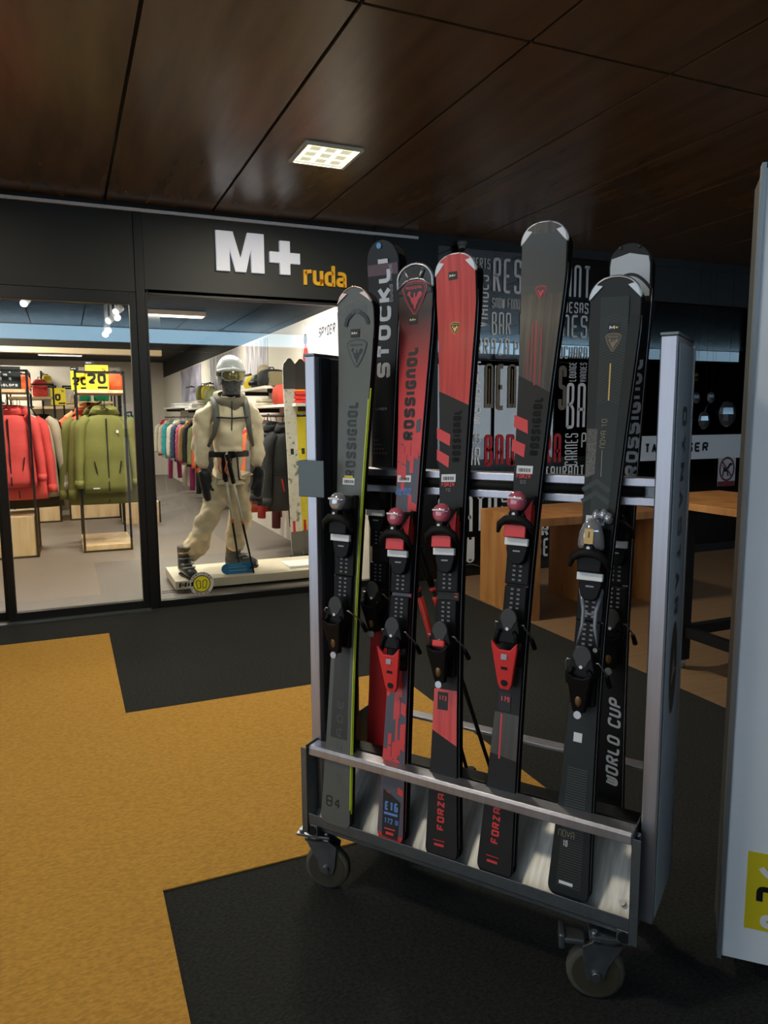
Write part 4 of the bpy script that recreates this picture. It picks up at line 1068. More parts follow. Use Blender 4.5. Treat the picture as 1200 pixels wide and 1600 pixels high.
# ================================================================== INSIDE THE SHOP
# ---- luminaires
def shop_lum(x, y, w, d, label, z=2.93):
    t = thing('shop_luminaire', label, 'lamp', (x, y, z), 0, 'shop ceiling luminaires')
    MB().b2((-w/2, -d/2, -.06), (w/2, d/2, 0)).build('housing', mat('lum_house', (232, 206, 178), .6), t, bevel=.004)
    MB().b2((-w/2+.02, -d/2+.02, -.064), (w/2-.02, d/2-.02, -.06)).build('diffuser', mat('lum_glow', (255, 240, 220), .5, emit=4), t)
    area('shop_light', (0, 0, -.07), (w-.05, d-.05), SHOP_W, (1.0, .92, .80), parent=t)
shop_lum(.15, 8.0, .62, .3, 'beige box luminaire hanging over the olive jacket rack')
shop_lum(-.9, 9.6, .62, .3, 'beige box luminaire at the far left of the shop')
shop_lum(1.5, 7.2, .9, .25, 'shop luminaire above the mannequin')
shop_lum(1.4, 10.5, .9, .25, 'shop luminaire above the right wall rail')
shop_lum(-1.2, 12.5, .9, .25, 'shop luminaire over the left rear shelves')
shop_lum(1.2, 14.5, .9, .25, 'shop luminaire over the rear wall rail')
shop_lum(0, 17.8, .9, .25, 'shop luminaire nearest the back wall')
SPOT = mat('spot_glow', (255, 250, 240), .5, emit=14)
def spot(x, y, z, label, tilt=.5):
    t = thing('track_spot', label, 'spotlight', (x, y, z), random.uniform(-1, 1), 'track spotlights in the shop')
    MB().tube([(0, 0, 2.95-z), (0, 0, .03)], .012, 8).build('stem', WHITE, t)
    MB().tube([(0, .05, .05), (0, -.05, -.01)], .04, 12).build('can', WHITE, t)
    MB().tube([(0, -.0505, -.0103), (0, -.054, -.0125)], .036, 12).build('lens', SPOT, t)
for i, (px, py) in enumerate(((40, 474), (185, 487), (181, 496), (174, 501), (168, 516), (166, 522), (92, 523), (25, 521))):
    p = on_y(px, py, 9.0+.25*i); spot(p.x, p.y, min(p.z, 2.82), ['leftmost track spotlight by the dark bulkhead', 'topmost track spotlight of the right cluster', 'second track spotlight of the right cluster', 'third track spotlight of the right cluster', 'fourth track spotlight of the right cluster', 'lowest track spotlight of the right cluster', 'single track spotlight over the sale signs', 'low track spotlight near the left edge'][i])
# pale lit bulkhead beam across the shop
struct(MB().b2((-4.2, 10.4, 2.33), (1.25, 10.55, 2.40)).build('trim_2', mat('bulkhead_cream', (226, 206, 168), .6)), 'cream edge of a bulkhead across the shop trim')
slab('wall_bulkhead', (-4.2, 10.42, 2.40), (1.25, 10.6, 2.95), DARKCEIL)

# ---- hanging garments
def jacket(name, loc, rz, m, label, group, L=.74, Wd=.5, puff=0, hood=True, zip_m=None, yoke=None, arm=None, cat='jacket', sleeve_m=None, tilt=0, hang=True, hem_m=None, thick=.1, detail=True):
    t = thing(name, label, cat, loc, rz, group)
    # origin at the hook height; front faces -y
    n = 20
    def sect(z, w, d, yc=0):
        return [Vector((w*math.copysign(abs(math.cos(a))**.8, math.cos(a)), yc+d*math.copysign(abs(math.sin(a))**.9, math.sin(a)), z)) for a in [2*PI*k/n for k in range(n)]]
    rings = []; zs = 26 if puff else 12
    for i in range(zs+1):
        f = i/zs; z = -.13-L*(1-f)
        if f < .8: w = Wd*(.50-.03*math.sin(f*PI)); d = thick*(.95-.15*f)
        else: g = (f-.8)/.2; w = Wd*(.49-.36*g**1.5); d = thick*(.83-.35*g)
        if puff: d *= 1+.16*math.sin(f*PI*2*puff); w *= 1+.018*math.sin(f*PI*2*puff)
        else: d *= 1+.08*math.sin(f*17+Wd*9)
        rings.append(sect(z, w, d))
    body = MB().loft(rings).build('body', m, t)
    sm = sleeve_m or m
    for s in (-1, 1):
        sh = Vector((s*Wd*.45, 0, -.13-L*.13)); el = Vector((s*(Wd*.56+tilt), -.01, -.13-L*.5)); wr = Vector((s*(Wd*.57+tilt), -.035, -.13-L*(arm or .93)))
        pts = []; rs = []; N = 16 if puff else 9
        for i in range(N+1):
            f = i/N
            p = sh*(1-f)**2+el*2*f*(1-f)+wr*f*f; pts.append(p); rs.append((.074-.022*f)*(1+(.12*math.sin(f*PI*2*puff*.8) if puff else .05*math.sin(f*14))))
        MB().tube([sh+Vector((-s*.06, 0, .06))]+pts, [.05]+rs, 10, flat=.85).build('sleeve', sm, t)
        if detail: MB().tube([pts[-2], pts[-1]+Vector((0, 0, -.004))], rs[-1]*1.03, 10, flat=.85).build('cuff', m if hem_m is None else hem_m, t)
    if hood:
        rings = []
        for i in range(7):
            f = i/6; a = f*PI*.8
            rings.append([Vector(((.165-.075*f)*math.cos(q), .02+.055*math.sin(q)-.05*math.sin(a)*(math.sin(q) < 0), -.15+.075*math.sin(a)+.03*math.sin(q))) for q in [2*PI*k/14 for k in range(14)]])
        MB().loft(rings).build('hood', m, t)
    else:
        MB().tube([(-.075, 0, -.13), (-.07, 0, -.085)], .01, 6).loft([[Vector((.085*math.cos(2*PI*k/14), .05*math.sin(2*PI*k/14), z)) for k in range(14)] for z in (-.14, -.075)]).build('collar', m, t)
    if detail:
        MB().b2((-.006, -thick*.98, -.13-L*.98), (.006, -thick*.72, -.2)).build('zip', zip_m or BLACK, t)
        for s in (-1, 1):
            o = MB().b2((-.005, -thick*1.02, -.07), (.005, -thick*.6, .07)).build('pocket_zip', zip_m or BLACK, t)
            o.location = (s*Wd*.24, 0, -.13-L*.68); o.rotation_euler = (0, s*.18, 0)
    if yoke: MB().loft([sect(-.13-L*.24, Wd*.475, thick*.87), sect(-.13-L*.12, Wd*.44, thick*.75)], cap=False).build('yoke', yoke, t)
    if hang:
        MB().tube([(-.17, .0, -.17), (0, 0, -.08), (.17, 0, -.17)], .008, 6).tube([(0, 0, -.08), (0, 0, -.02), (0, .02, .012), (0, .035, 0)], .0035, 6).build('hanger', PLASTIC, t)
    return t
def cloth(name, rgb): return mat(name, rgb, .75, spec=.3, noise=.12, nscale=6, bump=.35, bscale=14)
OLIVE = cloth('cloth_olive', (116, 114, 58)); CORAL = cloth('cloth_coral', (206, 72, 68)); ORANGE = cloth('cloth_orange', (222, 104, 62)); KHAKI = cloth('cloth_khaki', (178, 164, 140))
CBLACK = cloth('cloth_black', (34, 34, 36)); PUFFK = mat('puffer_black', (40, 40, 44), .4, bump=.3, bscale=18)
CREAM = cloth('cloth_cream', (214, 204, 184)); TEAL = cloth('cloth_teal', (56, 164, 170)); NAVY = cloth('cloth_navy', (58, 76, 102)); PINK = cloth('cloth_pink', (208, 92, 130)); MAGENTA = cloth('cloth_magenta', (196, 56, 130))
SAND = cloth('cloth_sand', (214, 166, 110)); GREEN = cloth('cloth_green', (30, 140, 96)); REDC = cloth('cloth_red', (196, 48, 50)); GREYC = cloth('cloth_grey', (104, 102, 100)); SAGE = cloth('cloth_sage', (150, 156, 108))

# free-standing black frame rack with ply shelf and base
FB = mat('rack_black', (20, 20, 22), .5, .3)
def frame_rack(loc, w, d, h, label, base='slab', group='black frame clothes racks', shelf_z=1.78):
    t = thing('clothes_rack', label, 'clothes rack', loc, 0, group)
    for x in (-w/2, w/2):
        for y in (-d/2, d/2): MB().b2((x-.012, y-.012, 0), (x+.012, y+.012, h)).build('upright', FB, t)
        MB().b2((x-.012, -d/2, h-.024), (x+.012, d/2, h)).build('top_bar', FB, t)
        MB().b2((x-.012, -d/2, 0), (x+.012, d/2, .02)).build('foot_bar', FB, t)
    for y in (-d/2, d/2):
        MB().b2((-w/2, y-.012, h-.024), (w/2, y+.012, h)).build('top_bar', FB, t)
        MB().b2((-w/2, y-.012, 0), (w/2, y+.012, .02)).build('foot_bar', FB, t)
    MB().b2((-w/2-.01, -d/2, shelf_z), (w/2+.01, d/2, shelf_z+.035)).build('shelf', PINE, t, bevel=.002)
    MB().tube([(0, -d/2, shelf_z-.1), (0, d/2, shelf_z-.1)], .012, 8).build('hang_rail', FB, t)
    if base == 'slab': MB().b2((-w/2-.02, -d/2, .02), (w/2+.02, d/2, .075)).build('base', PINE, t, bevel=.003)
    else: MB().b2((-w/2+.013, -d/2+.0, .02), (w/2-.013, d/2, .45)).build('base', PINE, t, bevel=.003)
    return t
fr1 = frame_rack((.385, 9.3, 0), .50, .95, 2.02, 'black frame rack with olive jackets and a flat ply base')
fr2 = frame_rack((-.62, 9.15, 0), .56, .75, 2.02, 'black frame rack with coral jackets over a ply box base', 'box')
fr3 = frame_rack((-.42, 12.1, 0), .6, .8, 2.0, 'black frame rack standing behind the coral jackets', 'box')
fr4 = frame_rack((.36, 12.2, 0), .7, .8, 1.98, 'black frame rack standing behind the olive jackets', 'box', shelf_z=1.72)
gj = 'jackets on the black frame racks'
hz = 1.70
jacket('jacket', (.42, 8.86, hz), .08, OLIVE, 'olive hooded ski jacket hanging at the front of the sale rack', gj, L=.90, Wd=.54, thick=.085)
_jl = bpy.data.objects['jacket']
MB().b2((.10, -.088, -.36), (.125, -.08, -.33)).build('chest_mark', WHITE, _jl); MB().b2((-.17, -.078, -.98), (-.1, -.072, -.968)).build('hem_print', WHITE, _jl)
jacket('jacket', (.43, 9.02, hz), .0, OLIVE, 'second olive jacket behind the front olive one', gj, L=1.04, Wd=.68, thick=.1)
jacket('jacket', (.36, 9.2, hz), -.05, OLIVE, 'third olive jacket deepest on the sale rack', gj, L=1.06, Wd=.72, thick=.1)
jacket('jacket', (.26, 9.4, hz), -.1, ORANGE, 'orange jacket between the olive ones and the black puffer', gj, L=.98, Wd=.62, thick=.1)
jacket('jacket', (.2, 9.6, hz-.03), -.1, PUFFK, 'black quilted puffer jacket on the sale rack', gj, L=.92, Wd=.74, puff=9, thick=.085)
jacket('jacket', (.28, 9.5, hz+.04), 0, SAND, 'sand yellow jacket peeking above the orange one', gj, L=.8, Wd=.5)
jacket('jacket', (-.56, 8.84, hz), .12, CORAL, 'coral red ski jacket hanging at the front of the left rack', gj, L=.80, Wd=.54, thick=.085)
jacket('jacket', (-.5, 9.0, hz), .1, CORAL, 'second coral jacket behind the front coral one', gj, L=.95, Wd=.6)
jacket('jacket', (-.47, 9.18, hz), .1, KHAKI, 'khaki grey jacket behind the coral ones', gj, L=.95, Wd=.78)
jacket('jacket', (-.45, 9.35, hz), .1, CBLACK, 'black long jacket deepest on the left rack', gj, L=1.08, Wd=.8)
for i, (x, y, m, s) in enumerate(((-.6, 11.8, CBLACK, 'black jacket'), (-.45, 11.9, GREYC, 'grey jacket'), (-.3, 12.0, CBLACK, 'dark jacket with grey seams'), (.16, 11.95, MAGENTA, 'magenta jacket'), (.3, 12.05, PINK, 'pink jacket'), (.48, 12.1, CBLACK, 'black jacket'), (.66, 12.2, GREEN, 'green jacket'))):
    jacket('jacket', (x, y, 1.62), random.uniform(-.2, .2), m, s+(' on the rear rack behind the coral jackets' if x < .1 else ' on the rear rack behind the olive jackets')+(', nearer the middle' if i in (1, 2, 5) else ''), 'jackets on the rear racks', L=.75, Wd=.4, detail=False)
# green wall group at right rear of door
for i, (x, y, rgb, s) in enumerate(((.95, 12.6, GREEN, 'green jacket on the rear rail right of the olive jackets'), (1.02, 12.9, GREEN, 'deeper green jacket on the rear rail'))):
    jacket('jacket', (x, y, 1.6), .1, rgb, s, 'jackets on the rear racks', L=.72, Wd=.34, detail=False)
t = thing('garment_rail', 'short black rail with the green jackets behind the racks', 'clothes rail', (.98, 12.75, 1.6))
MB().tube([(0, -.4, 0), (0, .64, 0)], .014, 8).tube([(0, -.4, 0), (0, -.4, -1.6)], .014, 8).tube([(0, .64, 0), (0, .64, -1.6)], .014, 8).build('bar', FB, t)
slab('wall_shop_mid', (-4.2, 13.4, 0), (.92, 13.5, 2.35), WALLW, 'white partition behind the racks wall')
# shelf with bright goods on the partition
sf = thing('wall_shelf', 'long ply shelf on the white partition behind the racks', 'shelf', (-1.4, 13.25, 1.66))
MB().b2((-1.5, -.15, 0), (2.3, .15, .04)).build('board', PINE, sf); MB().b2((-1.5, -.15, -.7), (2.3, .15, -.66)).build('board', PINE, sf)
for x in (-1.5, -.2, 1.1, 2.28): MB().b2((x-.012, -.15, -1.66), (x+.012, .15, .6)).build('upright', FB, sf)
def bag(name, loc, d, m, label, cat='bag', rz=0, group=None):
    t = thing(name, label, cat, loc, rz, group)
    w, dp, h = d
    rings = [[Vector((w/2*k1_*math.copysign(abs(math.cos(a))**.6, math.cos(a)), dp/2*k1_*math.copysign(abs(math.sin(a))**.6, math.sin(a)), h*z)) for a in [2*PI*i/16 for i in range(16)]] for z, k1_ in ((0, .85), (.12, 1), (.5, 1.02), (.8, .95), (.95, .75), (1, .45))]
    MB().loft(rings).build('body', m, t)
    MB().tube([(-w*.12, 0, h*.96), (-w*.08, 0, h*1.12), (w*.08, 0, h*1.12), (w*.12, 0, h*.96)], .008, 6).build('handle', BLACK, t)
    MB().b2((-w*.35, -dp*.56, h*.2), (w*.35, -dp*.45, h*.5)).build('pocket', m, t, bevel=.01)
    return t
YELC = cloth('cloth_yellow', (222, 196, 60))
def sale(loc, w, h, big, label, rz=0):
    t = thing('sale_sign', label, 'sign', loc, rz, 'yellow sale signs')
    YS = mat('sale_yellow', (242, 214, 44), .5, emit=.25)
    MB().b2((-w/2, -.004, 0), (w/2, 0, h)).build('card', YS, t)
    MB().b2((-w/2, -.004, h), (-w*.08, 0, h+.04)).build('header', mat('sale_black', (22, 22, 24), .5), t)
    f = lambda x0, z0: (lambda x, y, d: (x0+x, -.006, z0+y))
    text_mesh(MB(), 'm+', f(-w*.45, h+.012), w*.24, .018, .005, .2).build('lettering', WHITE, t, fixn=False)
    for i, ch in enumerate(big):
        text_mesh(MB(), ch, f(-w*.43+i*w*.44 if len(big) > 1 else -w*.22, h*.24), w*.38, h*.42, h*.11, .18, .35).build('digit', INK, t, fixn=False)
    text_mesh(MB(), '%', f(w*.2, h*.76), w*.2, h*.14, h*.02).build('lettering', INK, t, fixn=False)
    MB().b2((0, -.006, h*.05), (w*.45, -.005, h*.14)).build('small_print', INK, t)
    return t
sale((.36, 8.83, 1.815), .235, .27, '20', 'large yellow 20 percent sign on the olive jacket rack')
sale((.19, 8.9, 1.815), .2, .21, '20', 'yellow sign half hidden behind the large 20 sign', -.25)
sale((-.06, 11.75, 1.70), .2, .24, '0', 'small yellow sign with a zero beside the rear rack')
t = thing('brand_sign', 'black sign with white capsule H mark on the left rack shelf', 'sign', (-.55, 8.85, 1.815), .06)
MB().b2((-.15, -.004, 0), (.15, 0, .24)).build('card', mat('sign_slate', (40, 44, 48), .5), t)
hb = MB()
for a, b in (((-.045, .2), (-.045, .17)), ((.045, .2), (.045, .17)), ((-.045, .125), (-.045, .095)), ((.045, .125), (.045, .095)), ((-.02, .148), (.02, .148))):
    hb.tube([(a[0], -.006, a[1]), (b[0], -.006, b[1])], .011, 8)
hb.build('mark', WHITE, t)
text_mesh(MB(), sans('HAGLOFS'), lambda x, y, d: (-.085+x, -.006, .03+y), .2, .026, .007, .25).build('lettering', WHITE, t, fixn=False)
bag('rucksack', (.56, 9.1, 1.815), (.17, .16, .2), ORANGE, 'orange rucksack on the sale rack shelf beside the yellow sign')
bag('rucksack', (-.42, 9.2, 1.815), (.2, .16, .17), ORANGE, 'orange rucksack on the coral jacket rack shelf')
bag('rucksack', (-.3, 12.0, 1.815), (.2, .16, .26), CORAL, 'coral and yellow rucksack on the rear rack shelf')
bag('rucksack', (.55, 12.35, 1.755), (.22, .2, .26), GREEN, 'green rucksack high up right of the sale sign')
bag('rucksack', (.3, 12.35, 1.755), (.2, .2, .14), GREEN, 'small green pouch behind the large sale sign')
bag('wash_bag', (.16, 12.1, 1.755), (.14, .12, .12), CREAM, 'cream pouch on the rear rack shelf beside the small sale sign')
bag('wash_bag', (-.2, 12.05, 2.035), (.12, .1, .1), YELC, 'yellow pouch on top of the rear rack')
def crate(loc, d, label):
    o = MB().b2((-d[0]/2, -d[1]/2, 0), (d[0]/2, d[1]/2, d[2])).build('ply_box', PINE, bevel=.004); o.location = loc
    for x in (-1, 1):
        for y in (-1, 1): MB().b2((x*d[0]/2-.01, y*d[1]/2-.01, -.0), (x*d[0]/2+.01, y*d[1]/2+.01, d[2]+.01)).build('edge', FB, o)
    return tag(o, label, 'box', 'ply boxes on the shop floor')
crate((.95, 11.2, 0), (.5, .4, .3), 'ply box on the floor right of the rear racks')

# ---- right wall: shelves, rails and garments
def wall_shelf(y0, y1, z, label, d=.36, m=WHITE):
    t = thing('wall_shelf', label, 'shelf', (SHX, (y0+y1)/2, z), 0, 'white shelves on the right shop wall')
    h = (y1-y0)/2
    MB().b2((-d, -h, -.03), (0, h, 0)).build('board', mat('shelf_white', (235, 228, 214), .5), t, bevel=.002)
    for y in (-h+.08, h-.08): MB().b2((-d+.05, y-.01, -.08), (0, y+.01, -.03)).build('bracket', FB, t)
    return t
wall_shelf(7.1, 9.1, 1.64, 'white shelf with red folded sweaters on the right wall'); wall_shelf(8.3, 9.6, 1.86, 'upper white shelf with helmets and goggles on the right wall')
wall_shelf(12.4, 14.4, 1.68, 'white shelf behind the mannequin shoulder on the right wall'); wall_shelf(15.2, 17.6, 1.73, 'farthest white shelf on the right wall')
def wall_rail(y0, y1, z, label):
    t = thing('garment_rail', label, 'clothes rail', (SHX-.3, (y0+y1)/2, z), 0, 'garment rails on the right shop wall')
    h = (y1-y0)/2; MB().tube([(0, -h, 0), (0, h, 0)], .014, 8).build('bar', FB, t)
    for y in (-h, h): MB().tube([(0, y, 0), (.29, y, 0)], .012, 8).build('arm', FB, t)
wall_rail(7.0, 9.3, 1.52, 'black rail holding the orange and black jackets'); wall_rail(11.2, 18.0, 1.52, 'long black rail with the colourful row of jackets')
gr = 'colourful jackets on the long wall rail'
row = [(17.6, REDC, 'red and cream jacket, farthest in the colourful row', 0, CREAM), (16.9, CREAM, 'pale cream jacket next to the farthest red one', 0, None), (16.3, TEAL, 'teal jacket in the colourful row', 5, None), (15.5, CREAM, 'cream jacket between the teal and navy ones', 0, None), (14.9, NAVY, 'navy quilted jacket in the colourful row', 8, None), (14.2, PINK, 'pink quilted jacket in the colourful row', 7, None), (13.8, SAND, 'sand and yellow jacket beside the pink one', 0, None), (13.3, CBLACK, 'black jacket in the middle of the colourful row', 0, None), (12.7, SAGE, 'sage green jacket in the colourful row', 0, None), (12.25, ORANGE, 'orange jacket nearest in the colourful row', 0, None), (11.8, CBLACK, 'black jacket beside the mannequin mitten', 0, None)]
for y, m, lb, pf, slv in row:
    jacket('jacket', (SHX-.3, y, 1.52), random.uniform(-.12, .12), m, lb, gr, L=.74 if m is not ORANGE else .78, Wd=.46, puff=pf, hood=pf == 0, sleeve_m=slv, arm=.9, detail=False)
row2 = [(16.6, MAGENTA, 'magenta ski trousers under the colourful row'), (14.5, CREAM, 'cream ski trousers under the navy jacket'), (13.6, MAGENTA, 'pink ski trousers under the sand jacket'), (12.9, CBLACK, 'black ski trousers under the sage jacket'), (12.0, CREAM, 'pale ski trousers behind the mitten')]
def trousers(loc, m, label):
    t = thing('ski_trousers', label, 'trousers', loc, 0, 'ski trousers on the wall rail')
    for s in (-1, 1): MB().tube([(s*.07, 0, 0), (s*.09, 0, -.3), (s*.1, 0, -.62)], [.085, .08, .075], 10, flat=.6).build('leg', m, t)
    MB().loft([[Vector((.15*math.cos(2*PI*k/14), .055*math.sin(2*PI*k/14), z)) for k in range(14)] for z in (-.1, .05)]).build('waist', m, t)
    MB().tube([(0, 0, .05), (0, 0, 1.535-loc[2]), (.012, 0, 1.545-loc[2]), (.024, 0, 1.53-loc[2])], .006, 6).build('hanger', PLASTIC, t)
for y, m, lb in row2: trousers((SHX-.3, y, .82), m, lb)
gb = 'jackets on the near wall rail'
jacket('jacket', (SHX-.28, 8.85, 1.52), .15, REDC, 'red jacket deepest on the near wall rail', gb, L=.78, Wd=.46)
jacket('jacket', (SHX-.30, 8.6, 1.52), .1, ORANGE, 'long orange jacket on the near wall rail', gb, L=1.0, Wd=.5)
jacket('jacket', (SHX-.30, 8.3, 1.51), .12, GREYC, 'grey jacket with black body on the near wall rail', gb, L=.86, Wd=.5, zip_m=CORAL)
jacket('jacket', (SHX-.30, 8.05, 1.5), .1, CBLACK, 'black jacket with coral zip on the near wall rail', gb, L=.84, Wd=.5, zip_m=CORAL)
jacket('jacket', (SHX-.29, 7.6, 1.5), .1, CBLACK, 'black jacket with long red stripe beside the display skis', gb, L=.85, Wd=.48, zip_m=REDC)
trousers((SHX-.3, 8.45, .95), CORAL, 'coral ski trousers hanging below the grey jacket'); trousers((SHX-.3, 7.8, .92), cloth('cloth_wine', (92, 34, 36)), 'wine red ski trousers beside the display skis')
def folded(loc, n, d, m, label):
    t = thing('folded_sweaters', label, 'folded clothes', loc, 0, 'folded clothes on the wall shelves')
    for i in range(n): MB().box((random.uniform(-.006, .006), random.uniform(-.006, .006), .02+i*.042), (d[0], d[1], .038)).build('sweater', m, t, bevel=.016)
folded((SHX-.2, 7.35, 1.64), 3, (.28, .3, .04), cloth('cloth_bright_red', (222, 62, 58)), 'stack of bright red folded sweaters on the near wall shelf')
folded((SHX-.2, 8.75, 1.64), 2, (.26, .26, .04), CREAM, 'white folded clothes on the near wall shelf')
folded((SHX-.2, 13.0, 1.68), 3, (.28, .3, .04), CREAM, 'cream folded stack on the shelf behind the mannequin')
folded((SHX-.2, 16.2, 1.73), 2, (.3, .5, .04), WHITE, 'white folded stack on the farthest wall shelf')
folded((SHX-.2, 13.9, 1.68), 2, (.28, .4, .04), WHITE, 'white folded stack behind the cream one')
bag('tote_box', (SHX-.2, 7.95, 1.64), (.3, .34, .22), cloth('cloth_brick', (176, 62, 48)), 'brick red soft bag on the near wall shelf')
bag('rucksack', (SHX-.18, 12.5, 1.72), (.26, .3, .26), SAGE, 'khaki rucksack high on the shelf behind the mannequin'); bag('rucksack', (SHX-.18, 13.4, 1.72+.09), (.24, .3, .26), OLIVE, 'olive rucksack on the shelf beside the yellow one')
bag('rucksack', (SHX-.2, 12.85, 1.82), (.2, .2, .22), YELC, 'yellow rucksack on the shelf behind the mannequin')
bag('rucksack', (SHX-.2, 8.6, 1.86), (.3, .4, .2), CBLACK, 'black gear bag on the upper wall shelf')
def helmet(loc, m, label, s=.13):
    t = thing('helmet', label, 'helmet', loc, random.uniform(0, 6), 'helmets on the shelves')
    MB().ell((0, 0, s*.55), (s*.9, s*1.1, s*.85), 16, 8, -.55).build('shell', m, t)
    MB().tube([(-s*.8, -s*.75, s*.45), (0, -s*1.16, s*.5), (s*.8, -s*.75, s*.45)], s*.22, 8).build('goggles', PLASTIC, t)
helmet((SHX-.2, 9.2, 1.86), GREYPAD, 'dark helmet with goggles on the upper wall shelf'); helmet((SHX-.2, 9.5, 1.86), YELC, 'yellow helmet behind the dark one on the upper shelf'); helmet((SHX-.2, 8.95, 2.0), KHAKI, 'pale brown helmet on top of the gear', .1)
# boxes in a row like book spines
for i in range(4):
    o = MB().box((0, 0, .08), (.14, .05, .16)).build('goggle_box', mat('box_khaki', (120, 112, 84), .6), bevel=.003); o.location = (SHX-.22, 8.30+.075*i, 1.86)
    tag(o, ['first', 'second', 'third', 'fourth'][i]+' upright tan box from the window on the upper wall shelf', 'box', 'upright tan boxes on the upper shelf')
# posters on the wall
def poster(y0, y1, z0, z1, m, label):
    t = thing('poster', label, 'poster', (SHX-.001, (y0+y1)/2, (z0+z1)/2)); h = (y1-y0)/2; v = (z1-z0)/2
    MB().b2((-.008, -h, -v), (0, h, v)).build('sheet', m, t); return t, h, v
TREES = ramp_mat('snowy_trees', [(.3, (96, 90, 96)), (.5, (176, 170, 178)), (.65, (222, 218, 222))], None, 5, .6, noise_scale=(1, 3.5, .5))
poster(9.5, 10.8, 1.9, 2.53, TREES, 'snowy forest poster right of the mannequin helmet'); poster(11.2, 13.6, 1.85, 2.54, TREES, 'snowy forest poster left of the mannequin helmet'); poster(14.6, 17.2, 1.85, 2.54, ramp_mat('snow_sky', [(.3, (120, 118, 160)), (.6, (196, 190, 206)), (.8, (226, 222, 224))], None, 2, .6), 'pale mountain poster at the far end of the wall')
t, h, v = poster(6.75, 8.0, 1.62, 2.52, ramp_mat('sky_poster', [(.3, (190, 178, 186)), (.55, (222, 214, 214)), (.8, (236, 230, 226))], None, 4, .6), 'poster with a skier in red and black SPYDER lettering')
text_mesh(MB(), 'SPYDER', lambda x, y, d: (-.0095, .02-x, .24+y), .5, .1, .02, .25, .1, .25).build('lettering', INK, t, fixn=False)
MB().add([(-.0095, y, z) for y, z in ((.62, -.42), (.34, -.42), (.34, .05), (.42, .2), (.5, .22), (.58, .08))], [(0, 1, 2, 3, 4, 5)]).build('skier_print', cloth('print_red', (190, 74, 70)), t, fixn=False)
MB().add([(-.0097, y, z) for y, z in ((.62, -.42), (.34, -.42), (.34, -.1), (.44, -.16), (.62, -.05))], [(0, 1, 2, 3, 4)]).build('skier_print', CBLACK, t, fixn=False)
MB().tube([(-.0095, .47, .27), (-.013, .47, .27)], .06, 12).build('skier_print', mat('print_brown', (92, 70, 64), .6), t)
for i, (y0, y1) in enumerate(((7.0, 7.5), (10.0, 10.6), (13.0, 13.6), (15.0, 15.7))):
    t = thing('display_hook', ['black wall hook bar beside the SPYDER poster', 'black wall hook bar beside the helmet', 'black wall hook bar over the khaki rucksack', 'farthest black wall hook bar'][i], 'hook bar', (SHX-.12, (y0+y1)/2, 2.06+.02*i), 0, 'black hook bars on the wall')
    MB().b2((-.015, -(y1-y0)/2, -.012), (.015, (y1-y0)/2, .012)).build('bar', FB, t); MB().b2((0, -.015, -.01), (.12, .015, .01)).build('arm', FB, t)

# ---- plinth in the window with mannequin, poles and display skis
PZ = .105
t = thing('window_plinth', 'long cream plinth in the shop window under the mannequin', 'plinth', (0, 0, 0))
MB().b2((.80, 6.40, .03), (2.44, 7.08, PZ)).build('top_slab', PLYTOP, t, bevel=.003); MB().b2((.88, 6.47, 0), (2.44, 7.0, .03)).build('recessed_base', JOINT, t)  # black base set back under the slab
o = MB().b2((-.17, -.15, 0), (.2, .15, .02)).build('white_plate', mat('white_plate_m', (240, 240, 240), .4), bevel=.002); o.location = (2.02, 6.66, PZ); tag(o, 'white square plate lying on the cream plinth', 'plate')
TAN = mat('cloth_tan', (222, 206, 178), .65, spec=.3, noise=.08, nscale=5, bump=.5, bscale=12)
TAN2 = mat('cloth_tan_trousers', (214, 196, 164), .65, spec=.3, noise=.1, nscale=5, bump=.5, bscale=12)
def skinned(name, verts, edges, radii, m, parent, root=0, sub=2, disp=0):
    me = bpy.data.meshes.new(name); me.from_pydata(verts, edges, []); o = bpy.data.objects.new(name+'_tmp', me); COL.objects.link(o)
    md = o.modifiers.new('skin', 'SKIN'); md.use_smooth_shade = True
    for i, r in enumerate(radii): me.skin_vertices[0].data[i].radius = r if isinstance(r, tuple) else (r, r)
    me.skin_vertices[0].data[root].use_root = True
    s = o.modifiers.new('sub', 'SUBSURF'); s.levels = sub; s.render_levels = sub
    if disp:
        s.levels = s.render_levels = 3
        tx = bpy.data.textures.new(name+'_folds', 'CLOUDS'); tx.noise_scale = .085; tx.noise_depth = 1
        dm = o.modifiers.new('folds', 'DISPLACE'); dm.texture = tx; dm.strength = disp; dm.mid_level = .5; dm.texture_coords = 'LOCAL'
    dg_ = bpy.context.evaluated_depsgraph_get(); dg_.update()
    nm = bpy.data.meshes.new_from_object(o.evaluated_get(dg_)); bpy.data.objects.remove(o)
    nm.materials.clear(); nm.materials.append(m)
    for p in nm.polygons: p.use_smooth = True
    q = bpy.data.objects.new(name, nm); COL.objects.link(q); q.parent = parent
    return q
man = thing('mannequin', 'mannequin in beige ski suit with white helmet and black mittens in the shop window', 'mannequin', (1.30, 6.72, PZ))
